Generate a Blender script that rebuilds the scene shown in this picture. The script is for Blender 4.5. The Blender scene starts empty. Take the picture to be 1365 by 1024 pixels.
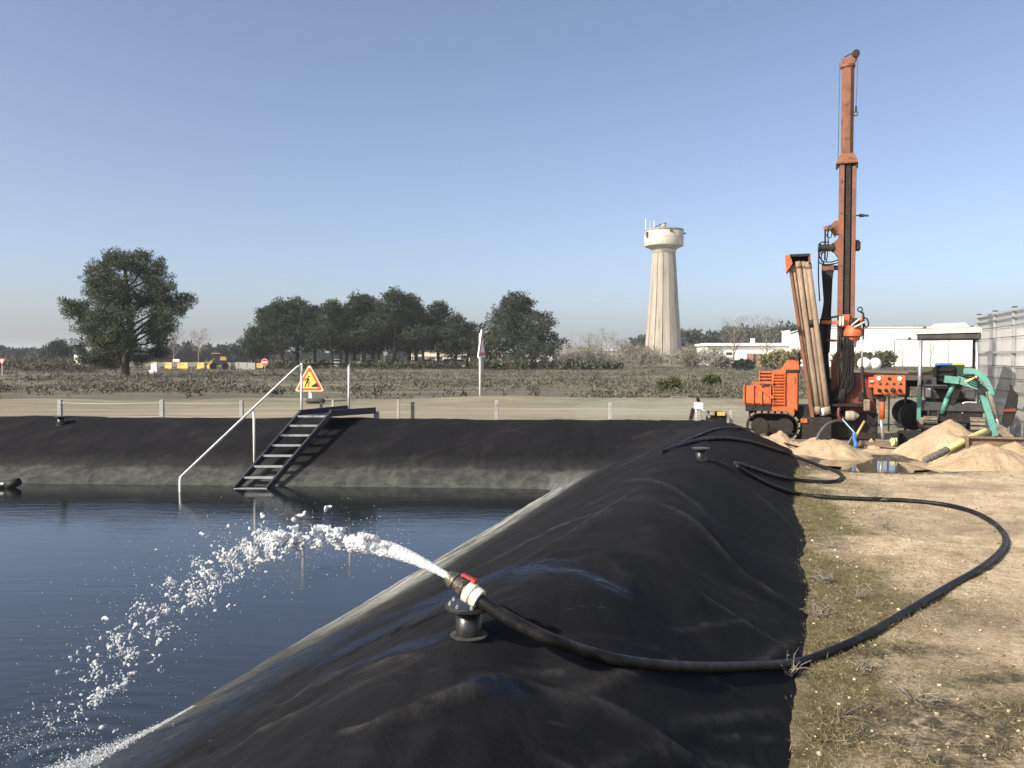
import bpy, bmesh, math, random
import numpy as np
from mathutils import Vector, Matrix, noise as mnoise

SC = bpy.context.scene
COL = SC.collection
R = math.radians
rng = np.random.default_rng(7)
random.seed(7)

# ------------------------------------------------------------------ camera
F = 1100.0                      # focal length in photo pixels (1365 wide)
CAM = Vector((0, 0, 1.75))
PITCH = math.atan((512 - 476) / F)
cd = bpy.data.cameras.new('camera')
cd.sensor_width = 36
cd.lens = F / 1365 * 36
cd.clip_start = 0.05
cd.clip_end = 5000
cam = bpy.data.objects.new('camera', cd)
COL.objects.link(cam)
cam.location = CAM
cam.rotation_euler = (math.pi / 2 - PITCH, 0, 0)
SC.camera = cam

# ------------------------------------------------------------------ light
SUN_EL = R(34)
SUN_AZ = math.atan2(-0.84, -0.54)          # compass angle from +Y, clockwise
sun_from = Vector((math.sin(SUN_AZ) * math.cos(SUN_EL), math.cos(SUN_AZ) * math.cos(SUN_EL), math.sin(SUN_EL)))
W = bpy.data.worlds.new('World')
SC.world = W
W.use_nodes = True
sky = W.node_tree.nodes.new('ShaderNodeTexSky')
sky.sky_type = 'NISHITA'
sky.sun_disc = False
sky.sun_elevation = SUN_EL
sky.sun_rotation = SUN_AZ
sky.altitude = 0
sky.air_density = 0.6
sky.dust_density = 2.6
sky.ozone_density = 0.2
bg = W.node_tree.nodes['Background']
bg.inputs[1].default_value = 0.125
hsv = W.node_tree.nodes.new('ShaderNodeHueSaturation')
hsv.inputs['Saturation'].default_value = 0.97
W.node_tree.links.new(sky.outputs[0], hsv.inputs['Color'])
W.node_tree.links.new(hsv.outputs[0], bg.inputs[0])
sl = bpy.data.lights.new('sun', 'SUN')
sl.energy = 4.2
sl.angle = R(0.53)
sl.color = (1.0, 0.91, 0.76)
so = bpy.data.objects.new('sun', sl)
COL.objects.link(so)
so.rotation_euler = (-sun_from).to_track_quat('-Z', 'Y').to_euler()
so.location = sun_from * 60
VS = SC.view_settings
VS.view_transform = 'Standard'
VS.look = 'None'
VS.gamma = 1
VS.use_curve_mapping = False
VS.exposure = 0.8

# ------------------------------------------------------------------ helpers
def ray(px, py):
    c, s = math.cos(PITCH), math.sin(PITCH)
    u = px - 682.5; v = 512 - py
    return Vector((u, F * c + v * s, -F * s + v * c))
def U(px, py, z=0.0):
    """where the sight line through a photo pixel meets the level z"""
    d = ray(px, py)
    return CAM + d * ((z - CAM.z) / d.z)
def At(px, py, y):
    """the point of that sight line y metres ahead"""
    d = ray(px, py)
    return CAM + d * (y / d.y)

def tag(o, label=None, cat=None, group=None, kind=None):
    if label: o['label'] = label
    if cat: o['category'] = cat
    if group: o['group'] = group
    if kind: o['kind'] = kind
    return o
def empty(name, loc=(0, 0, 0), rz=0.0, label=None, cat=None, group=None):
    o = bpy.data.objects.new(name, None)
    COL.objects.link(o)
    o.empty_display_size = 0.2
    o.location = loc
    o.rotation_euler = (0, 0, rz)
    return tag(o, label, cat, group)
def link(name, me, mat=None, parent=None, smooth=False):
    o = bpy.data.objects.new(name, me)
    COL.objects.link(o)
    if mat is not None and not me.materials: me.materials.append(mat)
    if parent is not None: o.parent = parent
    if smooth: me.polygons.foreach_set('use_smooth', [True] * len(me.polygons))
    return o
def copy_tree(o, parent=None):
    c = o.copy()
    COL.objects.link(c)
    c.parent = parent
    for ch in list(o.children): copy_tree(ch, c)
    return c
def np_mesh(name, verts, faces):
    """faces: (n,3) or (n,4) int array"""
    verts = np.asarray(verts, dtype=np.float32); faces = np.asarray(faces, dtype=np.int32)
    me = bpy.data.meshes.new(name)
    n, k = faces.shape
    me.vertices.add(len(verts)); me.vertices.foreach_set('co', verts.ravel())
    me.loops.add(n * k); me.loops.foreach_set('vertex_index', faces.ravel())
    me.polygons.add(n)
    me.polygons.foreach_set('loop_start', np.arange(0, n * k, k, dtype=np.int32))
    me.polygons.foreach_set('loop_total', np.full(n, k, dtype=np.int32))
    me.update(calc_edges=True)
    return me

class MB:
    """collects shapes and builds them as ONE mesh object"""
    def __init__(s): s.v = []; s.f = []
    def add(s, vs, fs):
        b = len(s.v); s.v += [tuple(v) for v in vs]; s.f += [tuple(i + b for i in f) for f in fs]; return s
    def box(s, c, d, m=None, taper=1.0, bev=0.0):
        x, y, z = d[0] / 2, d[1] / 2, d[2] / 2
        if bev <= 0:
            vs = [Vector((sx * x * (taper if sz > 0 else 1), sy * y * (taper if sz > 0 else 1), sz * z)) for sz in (-1, 1) for sy in (-1, 1) for sx in (-1, 1)]
            fs = [(0, 2, 3, 1), (4, 5, 7, 6), (0, 1, 5, 4), (2, 6, 7, 3), (0, 4, 6, 2), (1, 3, 7, 5)]
        else:
            b = min(bev, x * .9, y * .9, z * .9)
            ring = []
            vs = []; fs = []
            for (zz, ins) in ((-z, b), (-z + b, 0), (z - b, 0), (z, b)):
                o = len(vs)
                for (sx, sy, a) in ((1, -1, 0), (1, -1, 1), (1, 1, 1), (1, 1, 0), (-1, 1, 0), (-1, 1, 1), (-1, -1, 1), (-1, -1, 0)):
                    dx = x - (b if (a == 0) else 0) ; dy = y - (b if (a == 1) else 0)
                    k = (taper if zz > 0 else 1)
                    vs.append(Vector((sx * max(dx - ins * (a == 1), 0) * k, sy * max(dy - ins * (a == 0), 0) * k, zz)))
                ring.append(o)
            for r in range(3):
                for i in range(8):
                    j = (i + 1) % 8
                    fs.append((ring[r] + i, ring[r] + j, ring[r + 1] + j, ring[r + 1] + i))
            fs.append(tuple(ring[0] + i for i in reversed(range(8)))); fs.append(tuple(ring[3] + i for i in range(8)))
        c = Vector(c)
        return s.add([(m @ v if m is not None else v) + c for v in vs], fs)
    def bar(s, p0, p1, w, h, up=(0, 0, 1)):
        """rectangular bar from p0 to p1; w across, h along up"""
        p0, p1 = Vector(p0), Vector(p1); t = (p1 - p0).normalized(); u = Vector(up)
        a = t.cross(u)
        if a.length < 1e-4: a = t.cross(Vector((0, 1, 0)))
        a.normalize(); u = a.cross(t)
        vs = [p + a * (i * w / 2) + u * (j * h / 2) for p in (p0, p1) for i, j in ((-1, -1), (1, -1), (1, 1), (-1, 1))]
        return s.add(vs, [(3, 2, 1, 0), (4, 5, 6, 7), (0, 1, 5, 4), (1, 2, 6, 5), (2, 3, 7, 6), (3, 0, 4, 7)])
    def tube(s, pts, r, n=10, cap=True):
        pts = [Vector(p) for p in pts]; k = len(pts)
        rs = r if isinstance(r, (list, tuple, np.ndarray)) else [r] * k
        vs = []; fs = []; a = None
        for i, p in enumerate(pts):
            t = (pts[min(i + 1, k - 1)] - pts[max(i - 1, 0)]).normalized()
            if a is None:
                a = t.orthogonal().normalized()
            else:
                a = a - t * a.dot(t)
                a = a.normalized() if a.length > 1e-6 else t.orthogonal().normalized()
            b = t.cross(a)
            vs += [p + (a * math.cos(q) + b * math.sin(q)) * rs[i] for q in (2 * math.pi * j / n for j in range(n))]
        for i in range(k - 1):
            for j in range(n):
                j2 = (j + 1) % n
                fs.append((i * n + j, i * n + j2, (i + 1) * n + j2, (i + 1) * n + j))
        if cap: fs.append(tuple(reversed(range(n)))); fs.append(tuple((k - 1) * n + j for j in range(n)))
        return s.add(vs, fs)
    def lathe(s, prof, n=24, c=(0, 0, 0), m=None):
        """prof: list of (r, z)"""
        c = Vector(c); vs = []; fs = []; k = len(prof)
        for (r, z) in prof:
            for j in range(n):
                q = 2 * math.pi * j / n; v = Vector((r * math.cos(q), r * math.sin(q), z))
                vs.append((m @ v if m is not None else v) + c)
        for i in range(k - 1):
            for j in range(n):
                j2 = (j + 1) % n
                fs.append((i * n + j, i * n + j2, (i + 1) * n + j2, (i + 1) * n + j))
        fs.append(tuple(reversed(range(n)))); fs.append(tuple((k - 1) * n + j for j in range(n)))
        return s.add(vs, fs)
    def prism(s, poly, a, b):
        """poly: list of Vector; extruded from offset a to offset b (Vectors)"""
        a, b = Vector(a), Vector(b); n = len(poly)
        vs = [Vector(p) + a for p in poly] + [Vector(p) + b for p in poly]
        fs = [tuple(reversed(range(n))), tuple(range(n, 2 * n))] + [(i, (i + 1) % n, n + (i + 1) % n, n + i) for i in range(n)]
        return s.add(vs, fs)
    def build(s, name, mat, parent=None, smooth=False, label=None, fix=True):
        me = bpy.data.meshes.new(name)
        me.from_pydata(s.v, [], s.f)
        if fix:
            bm = bmesh.new(); bm.from_mesh(me); bmesh.ops.recalc_face_normals(bm, faces=bm.faces); bm.to_mesh(me); bm.free()
        me.update()
        o = link(name, me, mat, parent, False)
        if smooth:
            me.polygons.foreach_set('use_smooth', [len(p.vertices) <= 4 for p in me.polygons])
        if label: o['label'] = label
        return o

def spline(pts, n=8):
    """Catmull-Rom through the points"""
    P = [Vector(p) for p in pts]; P = [P[0] * 2 - P[1]] + P + [P[-1] * 2 - P[-2]]
    out = []
    for i in range(1, len(P) - 2):
        p0, p1, p2, p3 = P[i - 1:i + 3]
        for k in range(n):
            t = k / n
            out.append(0.5 * ((2 * p1) + (p2 - p0) * t + (2 * p0 - 5 * p1 + 4 * p2 - p3) * t * t + (3 * p1 - p0 - 3 * p2 + p3) * t ** 3))
    out.append(P[-2])
    return out

# ------------------------------------------------------------------ value noise in numpy
def vnoise(x, y, seed=0):
    x = np.asarray(x, float); y = np.asarray(y, float)
    xi = np.floor(x).astype(np.int64); yi = np.floor(y).astype(np.int64)
    fx = x - xi; fy = y - yi
    fx = fx * fx * fx * (fx * (fx * 6 - 15) + 10); fy = fy * fy * fy * (fy * (fy * 6 - 15) + 10)
    def h(a, b):
        n = (a * 374761393 + b * 668265263 + seed * 1442695041) & 0xFFFFFFFF
        n = ((n ^ (n >> 13)) * 1274126177) & 0xFFFFFFFF
        return ((n ^ (n >> 16)) & 0xFFFF) / 65535.0
    return (h(xi, yi) * (1 - fx) + h(xi + 1, yi) * fx) * (1 - fy) + (h(xi, yi + 1) * (1 - fx) + h(xi + 1, yi + 1) * fx) * fy
def fbm(x, y, oct=4, seed=0):
    a = 0.5; r = 0
    for o in range(oct):
        r = r + a * (vnoise(x, y, seed + o * 17) - 0.5) * 2; x = x * 2.03 + 3.1; y = y * 2.03 + 1.7; a *= 0.5
    return r

# ------------------------------------------------------------------ materials
def new_mat(name):
    m = bpy.data.materials.new(name); m.use_nodes = True
    nt = m.node_tree
    return m, nt, nt.nodes['Principled BSDF'], nt.nodes, nt.links
def ncoord(nt, scale=(1, 1, 1), rot=(0, 0, 0), kind='Object'):
    tc = nt.nodes.new('ShaderNodeTexCoord'); mp = nt.nodes.new('ShaderNodeMapping')
    mp.inputs['Scale'].default_value = scale; mp.inputs['Rotation'].default_value = rot
    nt.links.new(tc.outputs[kind], mp.inputs[0])
    return mp.outputs[0]
def nrot(nt, fx, fy, ang):
    """coordinates turned so that x runs along ang (degrees), then stretched by fx, fy"""
    tc = nt.nodes.new('ShaderNodeTexCoord'); mp = nt.nodes.new('ShaderNodeMapping'); mp.vector_type = 'TEXTURE'
    mp.inputs['Rotation'].default_value = (0, 0, R(ang)); mp.inputs['Scale'].default_value = (1 / fx, 1 / fy, 1)
    nt.links.new(tc.outputs['Object'], mp.inputs[0])
    return mp.outputs[0]
def nnoise(nt, vec, scale, detail=5, rough=0.6, dist=0.0):
    n = nt.nodes.new('ShaderNodeTexNoise'); n.inputs['Scale'].default_value = scale
    n.inputs['Detail'].default_value = detail; n.inputs['Roughness'].default_value = rough; n.inputs['Distortion'].default_value = dist
    nt.links.new(vec, n.inputs['Vector'])
    return n.outputs['Fac']
def nramp(nt, fac, stops):
    r = nt.nodes.new('ShaderNodeValToRGB'); e = r.color_ramp.elements
    while len(e) < len(stops): e.new(0.5)
    for q, (p, c) in zip(e, stops):
        q.position = p; q.color = (c[0], c[1], c[2], 1) if hasattr(c, '__len__') else (c, c, c, 1)
    nt.links.new(fac, r.inputs[0])
    return r.outputs[0]
def nmix(nt, fac, a, b):
    m = nt.nodes.new('ShaderNodeMix'); m.data_type = 'RGBA'
    for s, v in ((m.inputs[0], fac), (m.inputs[6], a), (m.inputs[7], b)):
        if hasattr(v, 'is_output') or isinstance(v, bpy.types.NodeSocket): nt.links.new(v, s)
        elif hasattr(v, '__len__'): s.default_value = (v[0], v[1], v[2], 1)
        else: s.default_value = v
    return m.outputs[2]
def nmath(nt, op, a, b=0.0, clamp=False):
    m = nt.nodes.new('ShaderNodeMath'); m.operation = op; m.use_clamp = clamp
    for s, v in ((m.inputs[0], a), (m.inputs[1], b)):
        if isinstance(v, bpy.types.NodeSocket): nt.links.new(v, s)
        else: s.default_value = v
    return m.outputs[0]
def nbump(nt, bsdf, h, strength=0.3, dist=0.01):
    b = nt.nodes.new('ShaderNodeBump'); b.inputs['Strength'].default_value = strength; b.inputs['Distance'].default_value = dist
    nt.links.new(h, b.inputs['Height']); nt.links.new(b.outputs[0], bsdf.inputs['Normal'])
def nattr(nt, name):
    a = nt.nodes.new('ShaderNodeAttribute'); a.attribute_name = name
    return a.outputs['Fac']
_mc = {}
def pm(name, c1, c2=None, scale=4.0, rough=0.6, metal=0.0, bump=0.15, stretch=(1, 1, 1), c3=None, lo=0.35, hi=0.65, spec=0.5, fine=60, bd=0.004):
    """a mottled procedural material of two or three colours"""
    if name in _mc: return _mc[name]
    m, nt, bs, N, L = new_mat(name)
    v = ncoord(nt, stretch)
    c2 = c2 or tuple(x * 0.75 for x in c1)
    f = nnoise(nt, v, scale, 7, 0.62, 0.3)
    col = nramp(nt, f, [(lo, c1), (hi, c2)])
    if c3 is not None:
        f3 = nnoise(nt, v, scale * 3.3, 6, 0.7, 0.6)
        col = nmix(nt, nramp(nt, f3, [(0.52, 0.0), (0.66, 1.0)]), col, c3)
    L.new(col, bs.inputs['Base Color'])
    fr = nnoise(nt, v, scale * 5, 4)
    L.new(nramp(nt, fr, [(0.3, max(rough - 0.12, 0.02)), (0.7, min(rough + 0.12, 1))]), bs.inputs['Roughness'])
    bs.inputs['Metallic'].default_value = metal
    bs.inputs['Specular IOR Level'].default_value = spec
    if bump > 0: nbump(nt, bs, nnoise(nt, v, fine, 4), bump, bd)
    _mc[name] = m
    return m

ORANGE = pm('orange_paint', (0.50, 0.112, 0.030), (0.38, 0.078, 0.022), 3.5, 0.55, c3=(0.17, 0.055, 0.028))
RUST_ORANGE = pm('weathered_orange_paint', (0.22, 0.080, 0.035), (0.135, 0.052, 0.026), 2.5, 0.66, c3=(0.035, 0.024, 0.020))
DARK_RED = pm('dark_red_paint', (0.17, 0.035, 0.02), (0.09, 0.025, 0.018), 4, 0.6)
GREASE = pm('greasy_black_steel', (0.009, 0.009, 0.009), (0.022, 0.019, 0.016), 7, 0.6, c3=(0.05, 0.04, 0.03), spec=0.25)
RUBBER = pm('black_rubber', (0.007, 0.007, 0.008), (0.012, 0.012, 0.012), 6, 0.62, spec=0.25)
HOSE = pm('black_polyethylene_hose', (0.006, 0.006, 0.007), (0.011, 0.0105, 0.010), 3, 0.42, c3=(0.03, 0.028, 0.025), fine=25, spec=0.2)
PVC_BLACK = pm('black_plastic_pipe', (0.011, 0.012, 0.014), (0.017, 0.017, 0.018), 8, 0.34, c3=(0.03, 0.029, 0.027))
STEEL = pm('galvanised_steel', (0.42, 0.43, 0.44), (0.30, 0.31, 0.32), 14, 0.42, 0.5, c3=(0.5, 0.5, 0.5))
WHITE_PIPE = pm('white_painted_pipe', (0.74, 0.73, 0.69), (0.58, 0.57, 0.54), 9, 0.45)
DARK_STEEL = pm('dark_steel', (0.035, 0.036, 0.04), (0.07, 0.068, 0.066), 6, 0.48, 0.3)
MUD = pm('dried_mud', (0.24, 0.20, 0.15), (0.12, 0.10, 0.078), 9, 0.95, bump=0.7, fine=25, bd=0.02)
PIPE_CLAY = pm('mud_caked_drill_pipe', (0.30, 0.225, 0.155), (0.19, 0.14, 0.10), 2.2, 0.8, stretch=(6, 6, 1), c3=(0.10, 0.068, 0.048))
TEAL = pm('teal_paint', (0.085, 0.29, 0.245), (0.06, 0.21, 0.18), 5, 0.5, c3=(0.10, 0.12, 0.10))
PALE_GREY = pm('pale_canopy', (0.44, 0.44, 0.41), (0.34, 0.34, 0.32), 4, 0.6)
WHITE = pm('white_wall', (0.86, 0.85, 0.82), (0.76, 0.75, 0.72), 0.25, 0.8, stretch=(1, 1, 0.4), bump=0.05, fine=3)
CREAM = pm('cream_render', (0.66, 0.60, 0.49), (0.56, 0.5, 0.41), 0.4, 0.85, bump=0.05, fine=3)
CONCRETE = pm('concrete', (0.40, 0.39, 0.36), (0.29, 0.285, 0.265), 5, 0.9, c3=(0.2, 0.195, 0.18))
YELLOW = pm('yellow_plastic', (0.72, 0.47, 0.10), (0.6, 0.38, 0.07), 3, 0.5)
PALE_YELLOW = pm('pale_yellow_drain_pipe', (0.62, 0.58, 0.24), (0.48, 0.43, 0.2), 8, 0.6, c3=(0.36, 0.32, 0.22))
TIMBER = pm('old_timber', (0.20, 0.145, 0.10), (0.11, 0.08, 0.06), 3, 0.85, stretch=(1, 8, 8))
GLASS_DARK = pm('dark_glass', (0.03, 0.035, 0.04), (0.045, 0.05, 0.055), 2, 0.12, bump=0)
BLUE = pm('blue_plastic', (0.05, 0.19, 0.55), (0.04, 0.14, 0.42), 6, 0.5)
RED = pm('red_paint', (0.45, 0.03, 0.025), (0.33, 0.025, 0.02), 6, 0.45)
BRICK = pm('brown_brick', (0.30, 0.17, 0.11), (0.22, 0.12, 0.085), 2, 0.9)
BARK = pm('pine_bark', (0.075, 0.055, 0.045), (0.035, 0.028, 0.024), 5, 0.95, stretch=(1, 1, 0.3), bump=0.6, fine=14, bd=0.03)
BARE = pm('pale_bare_bark', (0.24, 0.205, 0.165), (0.16, 0.135, 0.11), 4, 0.95)

# ------------------------------------------------------------------ the lay of the land
T1 = np.array([2.8, 8.75]) / math.hypot(2.8, 8.75)
P1 = np.array([-2.12, 4.15])          # water's edge on the near, right-hand bank
def s_bank(x, y):
    s1 = (x - P1[0]) * T1[1] - (y - P1[1]) * T1[0]
    s1 = s1 + (0.07 + 0.16 * np.clip((6.2 - y) / 2.8, 0, 1.2)) * np.clip((s1 - 1.6) / 1.6, 0, 1.4) * np.clip((13.0 - y) / 2.0, 0, 1)     # the foot bends in towards the viewer
    s2 = (x - 0.68) * 0.066 + (y - 12.9) * 0.998
    s3 = -(x + 17.0)
    s4 = -(y + 9.0)
    def smax(a, b, k):
        h = np.clip(0.5 + 0.5 * (a - b) / k, 0, 1)
        return b + (a - b) * h + k * h * (1 - h)
    k = 0.25 + 0.55 * np.clip(np.maximum(s1, s2) / 3.0, 0, 1)
    s = smax(s1, s2, k)
    s = smax(s, s3, 0.6)
    return smax(s, s4, 0.6)
_sk = np.array([-9, -5, -2, 0, 0.9, 1.7, 2.1, 2.45, 2.8, 3.15, 3.55, 4.0, 4.6, 9])
_zk = np.array([-2.0, -1.9, -1.15, -0.32, 0.07, 0.46, 0.60, 0.61, 0.48, 0.24, 0.0, -0.16, -0.35, -0.6])
_ss = np.linspace(-9, 9, 1801)
_zz = np.interp(_ss, _sk, _zk)
_kr = np.exp(-0.5 * (np.arange(-40, 41) / 15.0) ** 2); _kr /= _kr.sum()
_zz = np.convolve(np.pad(_zz, 40, mode='edge'), _kr, mode='valid')
def prof(s): return np.interp(s, _ss, _zz)
WATER_Z = -0.32

def segdist(x, y, a, b):
    ax, ay = a; bx, by = b; dx, dy = bx - ax, by - ay
    t = np.clip(((x - ax) * dx + (y - ay) * dy) / (dx * dx + dy * dy), 0, 1)
    side = ((x - ax) * dy - (y - ay) * dx) / math.hypot(dx, dy)
    return np.hypot(x - ax - t * dx, y - ay - t * dy), t, side
def ridge(x, y, a, b, w, h, asym=0.0):
    d, t, sd = segdist(x, y, a, b)
    ww = w * (1 + asym * np.sign(sd))
    return h * np.exp(-(d / ww) ** 2) * np.clip(np.sin(np.pi * (0.12 + 0.76 * t)), 0, 1)
def liner_z(x, y):
    s = s_bank(x, y)
    wob = 0.10 * fbm(x * 0.35 + 9, y * 0.35, 3, 5)
    z = prof(s + wob * np.clip(s, 0, 1) * 0.6)
    top = np.clip(1 - np.abs(s - 2.0) / 1.9, 0, 1)
    z = z + top * (0.075 * fbm(x * 0.55, y * 0.55, 3, 11) + 0.022 * fbm(x * 1.6, y * 1.6, 3, 21))
    # humps of soil under the sheet
    z = z + 0.09 * np.exp(-(((x - 1.35) / 0.55) ** 2 + ((y - 5.9) / 0.75) ** 2))
    z = z + 0.06 * np.exp(-(((x - 2.35) / 0.6) ** 2 + ((y - 8.3) / 0.9) ** 2))
    z = z - 0.05 * np.exp(-(((x - 0.85) / 0.3) ** 2 + ((y - 4.4) / 0.5) ** 2))
    z = z - 0.085 * np.exp(-(((x - 0.13) / 0.20) ** 2 + ((y - 3.18) / 0.30) ** 2))
    # folds and wrinkles of the sheet
    for a, b, w, h, q in FOLDS: z = z + ridge(x, y, a, b, w * 0.62, h * 0.72, q)
    along = x * T1[0] + y * T1[1]; acr = x * T1[1] - y * T1[0]
    wr = fbm(along * 1.1 + 4 + acr * 0.5, acr * 4.2 + 0.8 * fbm(along, acr, 2, 3), 4, 31)
    z = z + np.clip((s + 0.6) * 0.8, 0, 1) * np.clip((3.6 - s) * 2, 0, 1) * (0.020 * np.clip(1 - 2.6 * np.abs(wr), 0, 1) ** 2 * np.clip(0.5 + 1.5 * fbm(x * 0.9 + 7, y * 0.9, 2, 43), 0, 1.3) + 0.012 * np.abs(wr) + 0.007 * fbm(x * 6, y * 6, 3, 41))
    return z
def g2(px, py, z):
    p = U(px, py, z); return (p.x, p.y)
FOLDS = [
    (g2(500, 1020, 0.50), g2(700, 905, 0.58), 0.055, 0.045, -0.35),
    (g2(690, 905, 0.58), g2(640, 925, 0.58), 0.05, 0.03, 0.2),
    (g2(700, 905, 0.55), g2(1010, 975, 0.35), 0.07, 0.035, 0.3),
    (g2(780, 1010, 0.5), g2(860, 945, 0.5), 0.05, 0.03, -0.3),
    (g2(860, 960, 0.45), g2(1040, 1010, 0.1), 0.05, 0.025, 0.2),
    (g2(560, 880, 0.6), g2(470, 905, 0.45), 0.05, 0.022, 0.2),
    (g2(760, 860, 0.6), g2(690, 880, 0.6), 0.05, 0.02, 0.0),
    (g2(880, 690, 0.55), g2(1000, 735, 0.45), 0.12, 0.05, 0.3),
    (g2(1000, 735, 0.45), g2(1068, 800, 0.1), 0.12, 0.05, 0.3),
    (g2(830, 640, 0.55), g2(960, 690, 0.5), 0.10, 0.035, 0.0),
    (g2(640, 740, 0.3), g2(820, 690, 0.55), 0.07, 0.022, 0.0),
    (g2(600, 790, 0.4), g2(760, 745, 0.6), 0.08, -0.03, 0.0),
    (g2(780, 880, 0.6), g2(900, 830, 0.55), 0.05, 0.018, 0.0),
    (g2(800, 620, 0.4), g2(900, 585, 0.6), 0.10, 0.03, 0.0),
    (g2(1000, 640, 0.4), g2(1065, 700, 0.1), 0.09, 0.03, 0.0),
    (g2(950, 610, 0.6), g2(1050, 640, 0.2), 0.08, 0.03, 0.0),
    (g2(980, 870, 0.3), g2(1065, 850, 0.02), 0.05, 0.03, 0.0),
    (g2(900, 900, 0.5), g2(1040, 930, 0.1), 0.06, 0.028, 0.3),
    (g2(350, 930, 0.25), g2(520, 870, 0.5), 0.05, 0.018, 0.0),
    (g2(300, 1010, 0.3), g2(420, 960, 0.4), 0.06, 0.02, 0.0),
    (g2(845, 828, 0.55), g2(1005, 905, 0.2), 0.016, 0.008, 0.0), (g2(700, 880, 0.6), g2(860, 925, 0.5), 0.016, 0.007, 0.0),
    (g2(560, 965, 0.6), g2(410, 1020, 0.5), 0.03, 0.014, 0.0), (g2(930, 760, 0.5), g2(1040, 850, 0.1), 0.03, 0.014, 0.0),
    (g2(720, 720, 0.6), g2(860, 650, 0.62), 0.03, 0.012, 0.0), (g2(700, 960, 0.6), g2(820, 1010, 0.5), 0.035, 0.018, 0.2),
    (g2(940, 940, 0.35), g2(1045, 975, 0.05), 0.03, 0.016, 0.0), (g2(880, 800, 0.55), g2(1000, 790, 0.35), 0.03, 0.012, 0.0),
]
def warp_axis(lo, hi, c0, c1, h0, growth):
    """coordinates with step h0 inside [c0,c1], growing geometrically outside"""
    mid = list(np.arange(c0, c1 + 1e-6, h0)); a = [c0]; st = h0
    while a[-1] > lo: st *= growth; a.append(a[-1] - st)
    b = [mid[-1]]; st = h0
    while b[-1] < hi: st *= growth; b.append(b[-1] + st)
    return np.array(a[:0:-1] + mid + b[1:])
def grid_mesh(name, xs, ys, zf, keep=None):
    X, Y = np.meshgrid(xs, ys)
    Z = zf(X, Y)
    nx, ny = len(xs), len(ys)
    idx = np.arange(nx * ny).reshape(ny, nx)
    q = np.stack([idx[:-1, :-1], idx[:-1, 1:], idx[1:, 1:], idx[1:, :-1]], -1)
    if keep is not None:
        k = keep(X, Y); kq = k[:-1, :-1] | k[:-1, 1:] | k[1:, 1:] | k[1:, :-1]
        q = q[kq]
    q = q.reshape(-1, 4)
    V = np.stack([X, Y, Z], -1).reshape(-1, 3)
    used = np.unique(q); remap = np.full(len(V), -1); remap[used] = np.arange(len(used))
    me = np_mesh(name, V[used], remap[q])
    me.polygons.foreach_set('use_smooth', np.ones(len(me.polygons), bool))
    return me, V[used]
def add_attr(me, name, vals):
    a = me.attributes.new(name, 'FLOAT', 'POINT'); a.data.foreach_set('value', np.asarray(vals, np.float32))

# --- liner (black geotextile over the earth bank)
PUD = U(1172, 618, 0); PUD = (PUD.x, PUD.y)
xs = warp_axis(-26, 9, -2.6, 4.4, 0.032, 1.045)
ys = warp_axis(-14, 19.5, 2.9, 8.0, 0.034, 1.022)
me, V = grid_mesh('embankment', xs, ys, liner_z, lambda X, Y: (s_bank(X, Y) < 4.1) & (s_bank(X, Y) > -3.2))
def wet_mask(x, y):
    m = np.zeros_like(x)
    for a, b, w in WET:
        d, t, sd = segdist(x, y, a, b)
        m = np.maximum(m, np.clip(1.45 - d / w + 0.9 * fbm(x * 3.0, y * 3.0, 4, 71), 0, 1))
    return m
WET = [
    (g2(640, 782, 0.45), g2(700, 772, 0.55), 0.23), (g2(700, 770, 0.58), g2(810, 772, 0.62), 0.13), (g2(520, 800, 0.2), g2(640, 782, 0.45), 0.16),
    (g2(580, 800, 0.4), g2(450, 870, 0.15), 0.22), (g2(420, 888, 0.35), g2(565, 872, 0.55), 0.06),
    (g2(420, 870, -0.1), g2(230, 975, -0.15), 0.34), (g2(230, 975, -0.15), g2(110, 1045, -0.15), 0.42), (g2(640, 915, 0.6), g2(685, 910, 0.6), 0.045),
]
add_attr(me, 'wet', wet_mask(V[:, 0], V[:, 1]))
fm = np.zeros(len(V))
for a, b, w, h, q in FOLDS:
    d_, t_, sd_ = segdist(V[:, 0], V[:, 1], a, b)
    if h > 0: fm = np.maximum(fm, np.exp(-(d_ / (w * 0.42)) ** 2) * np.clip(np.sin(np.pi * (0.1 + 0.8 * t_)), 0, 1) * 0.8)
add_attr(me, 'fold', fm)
s1_ = (V[:, 0] - P1[0]) * T1[1] - (V[:, 1] - P1[1]) * T1[0]
add_attr(me, 'pale', np.clip(1.3 - np.abs(s1_ - 0.10) / 0.40, 0, 1) * np.clip((V[:, 1] - 5.7) / 0.6, 0, 1) * np.clip((13.4 - V[:, 1]) / 1.0, 0, 1))
add_attr(me, 'bank', s_bank(V[:, 0], V[:, 1]))
m, nt, bs, N, L = new_mat('black_geotextile')
v = ncoord(nt)
va = ncoord(nt, (1, 1, 1), (0, 0, R(-18)))
base = nramp(nt, nnoise(nt, v, 1.6, 8, 0.62, 0.5), [(0.32, (0.0050, 0.0053, 0.0068)), (0.56, (0.0082, 0.0084, 0.0102)), (0.75, (0.015, 0.0148, 0.0162))])
vs_ = nrot(nt, 0.8, 3.4, 35)
dust = nramp(nt, nnoise(nt, vs_, 1.1, 8, 0.72, 1.0), [(0.54, 0.0), (0.74, 0.6)])
base = nmix(nt, dust, base, (0.034, 0.033, 0.033))
speck = nramp(nt, nnoise(nt, v, 42, 3, 0.6), [(0.71, 0.0), (0.76, 0.5)])
base = nmix(nt, speck, base, (0.05, 0.048, 0.044))
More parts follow.
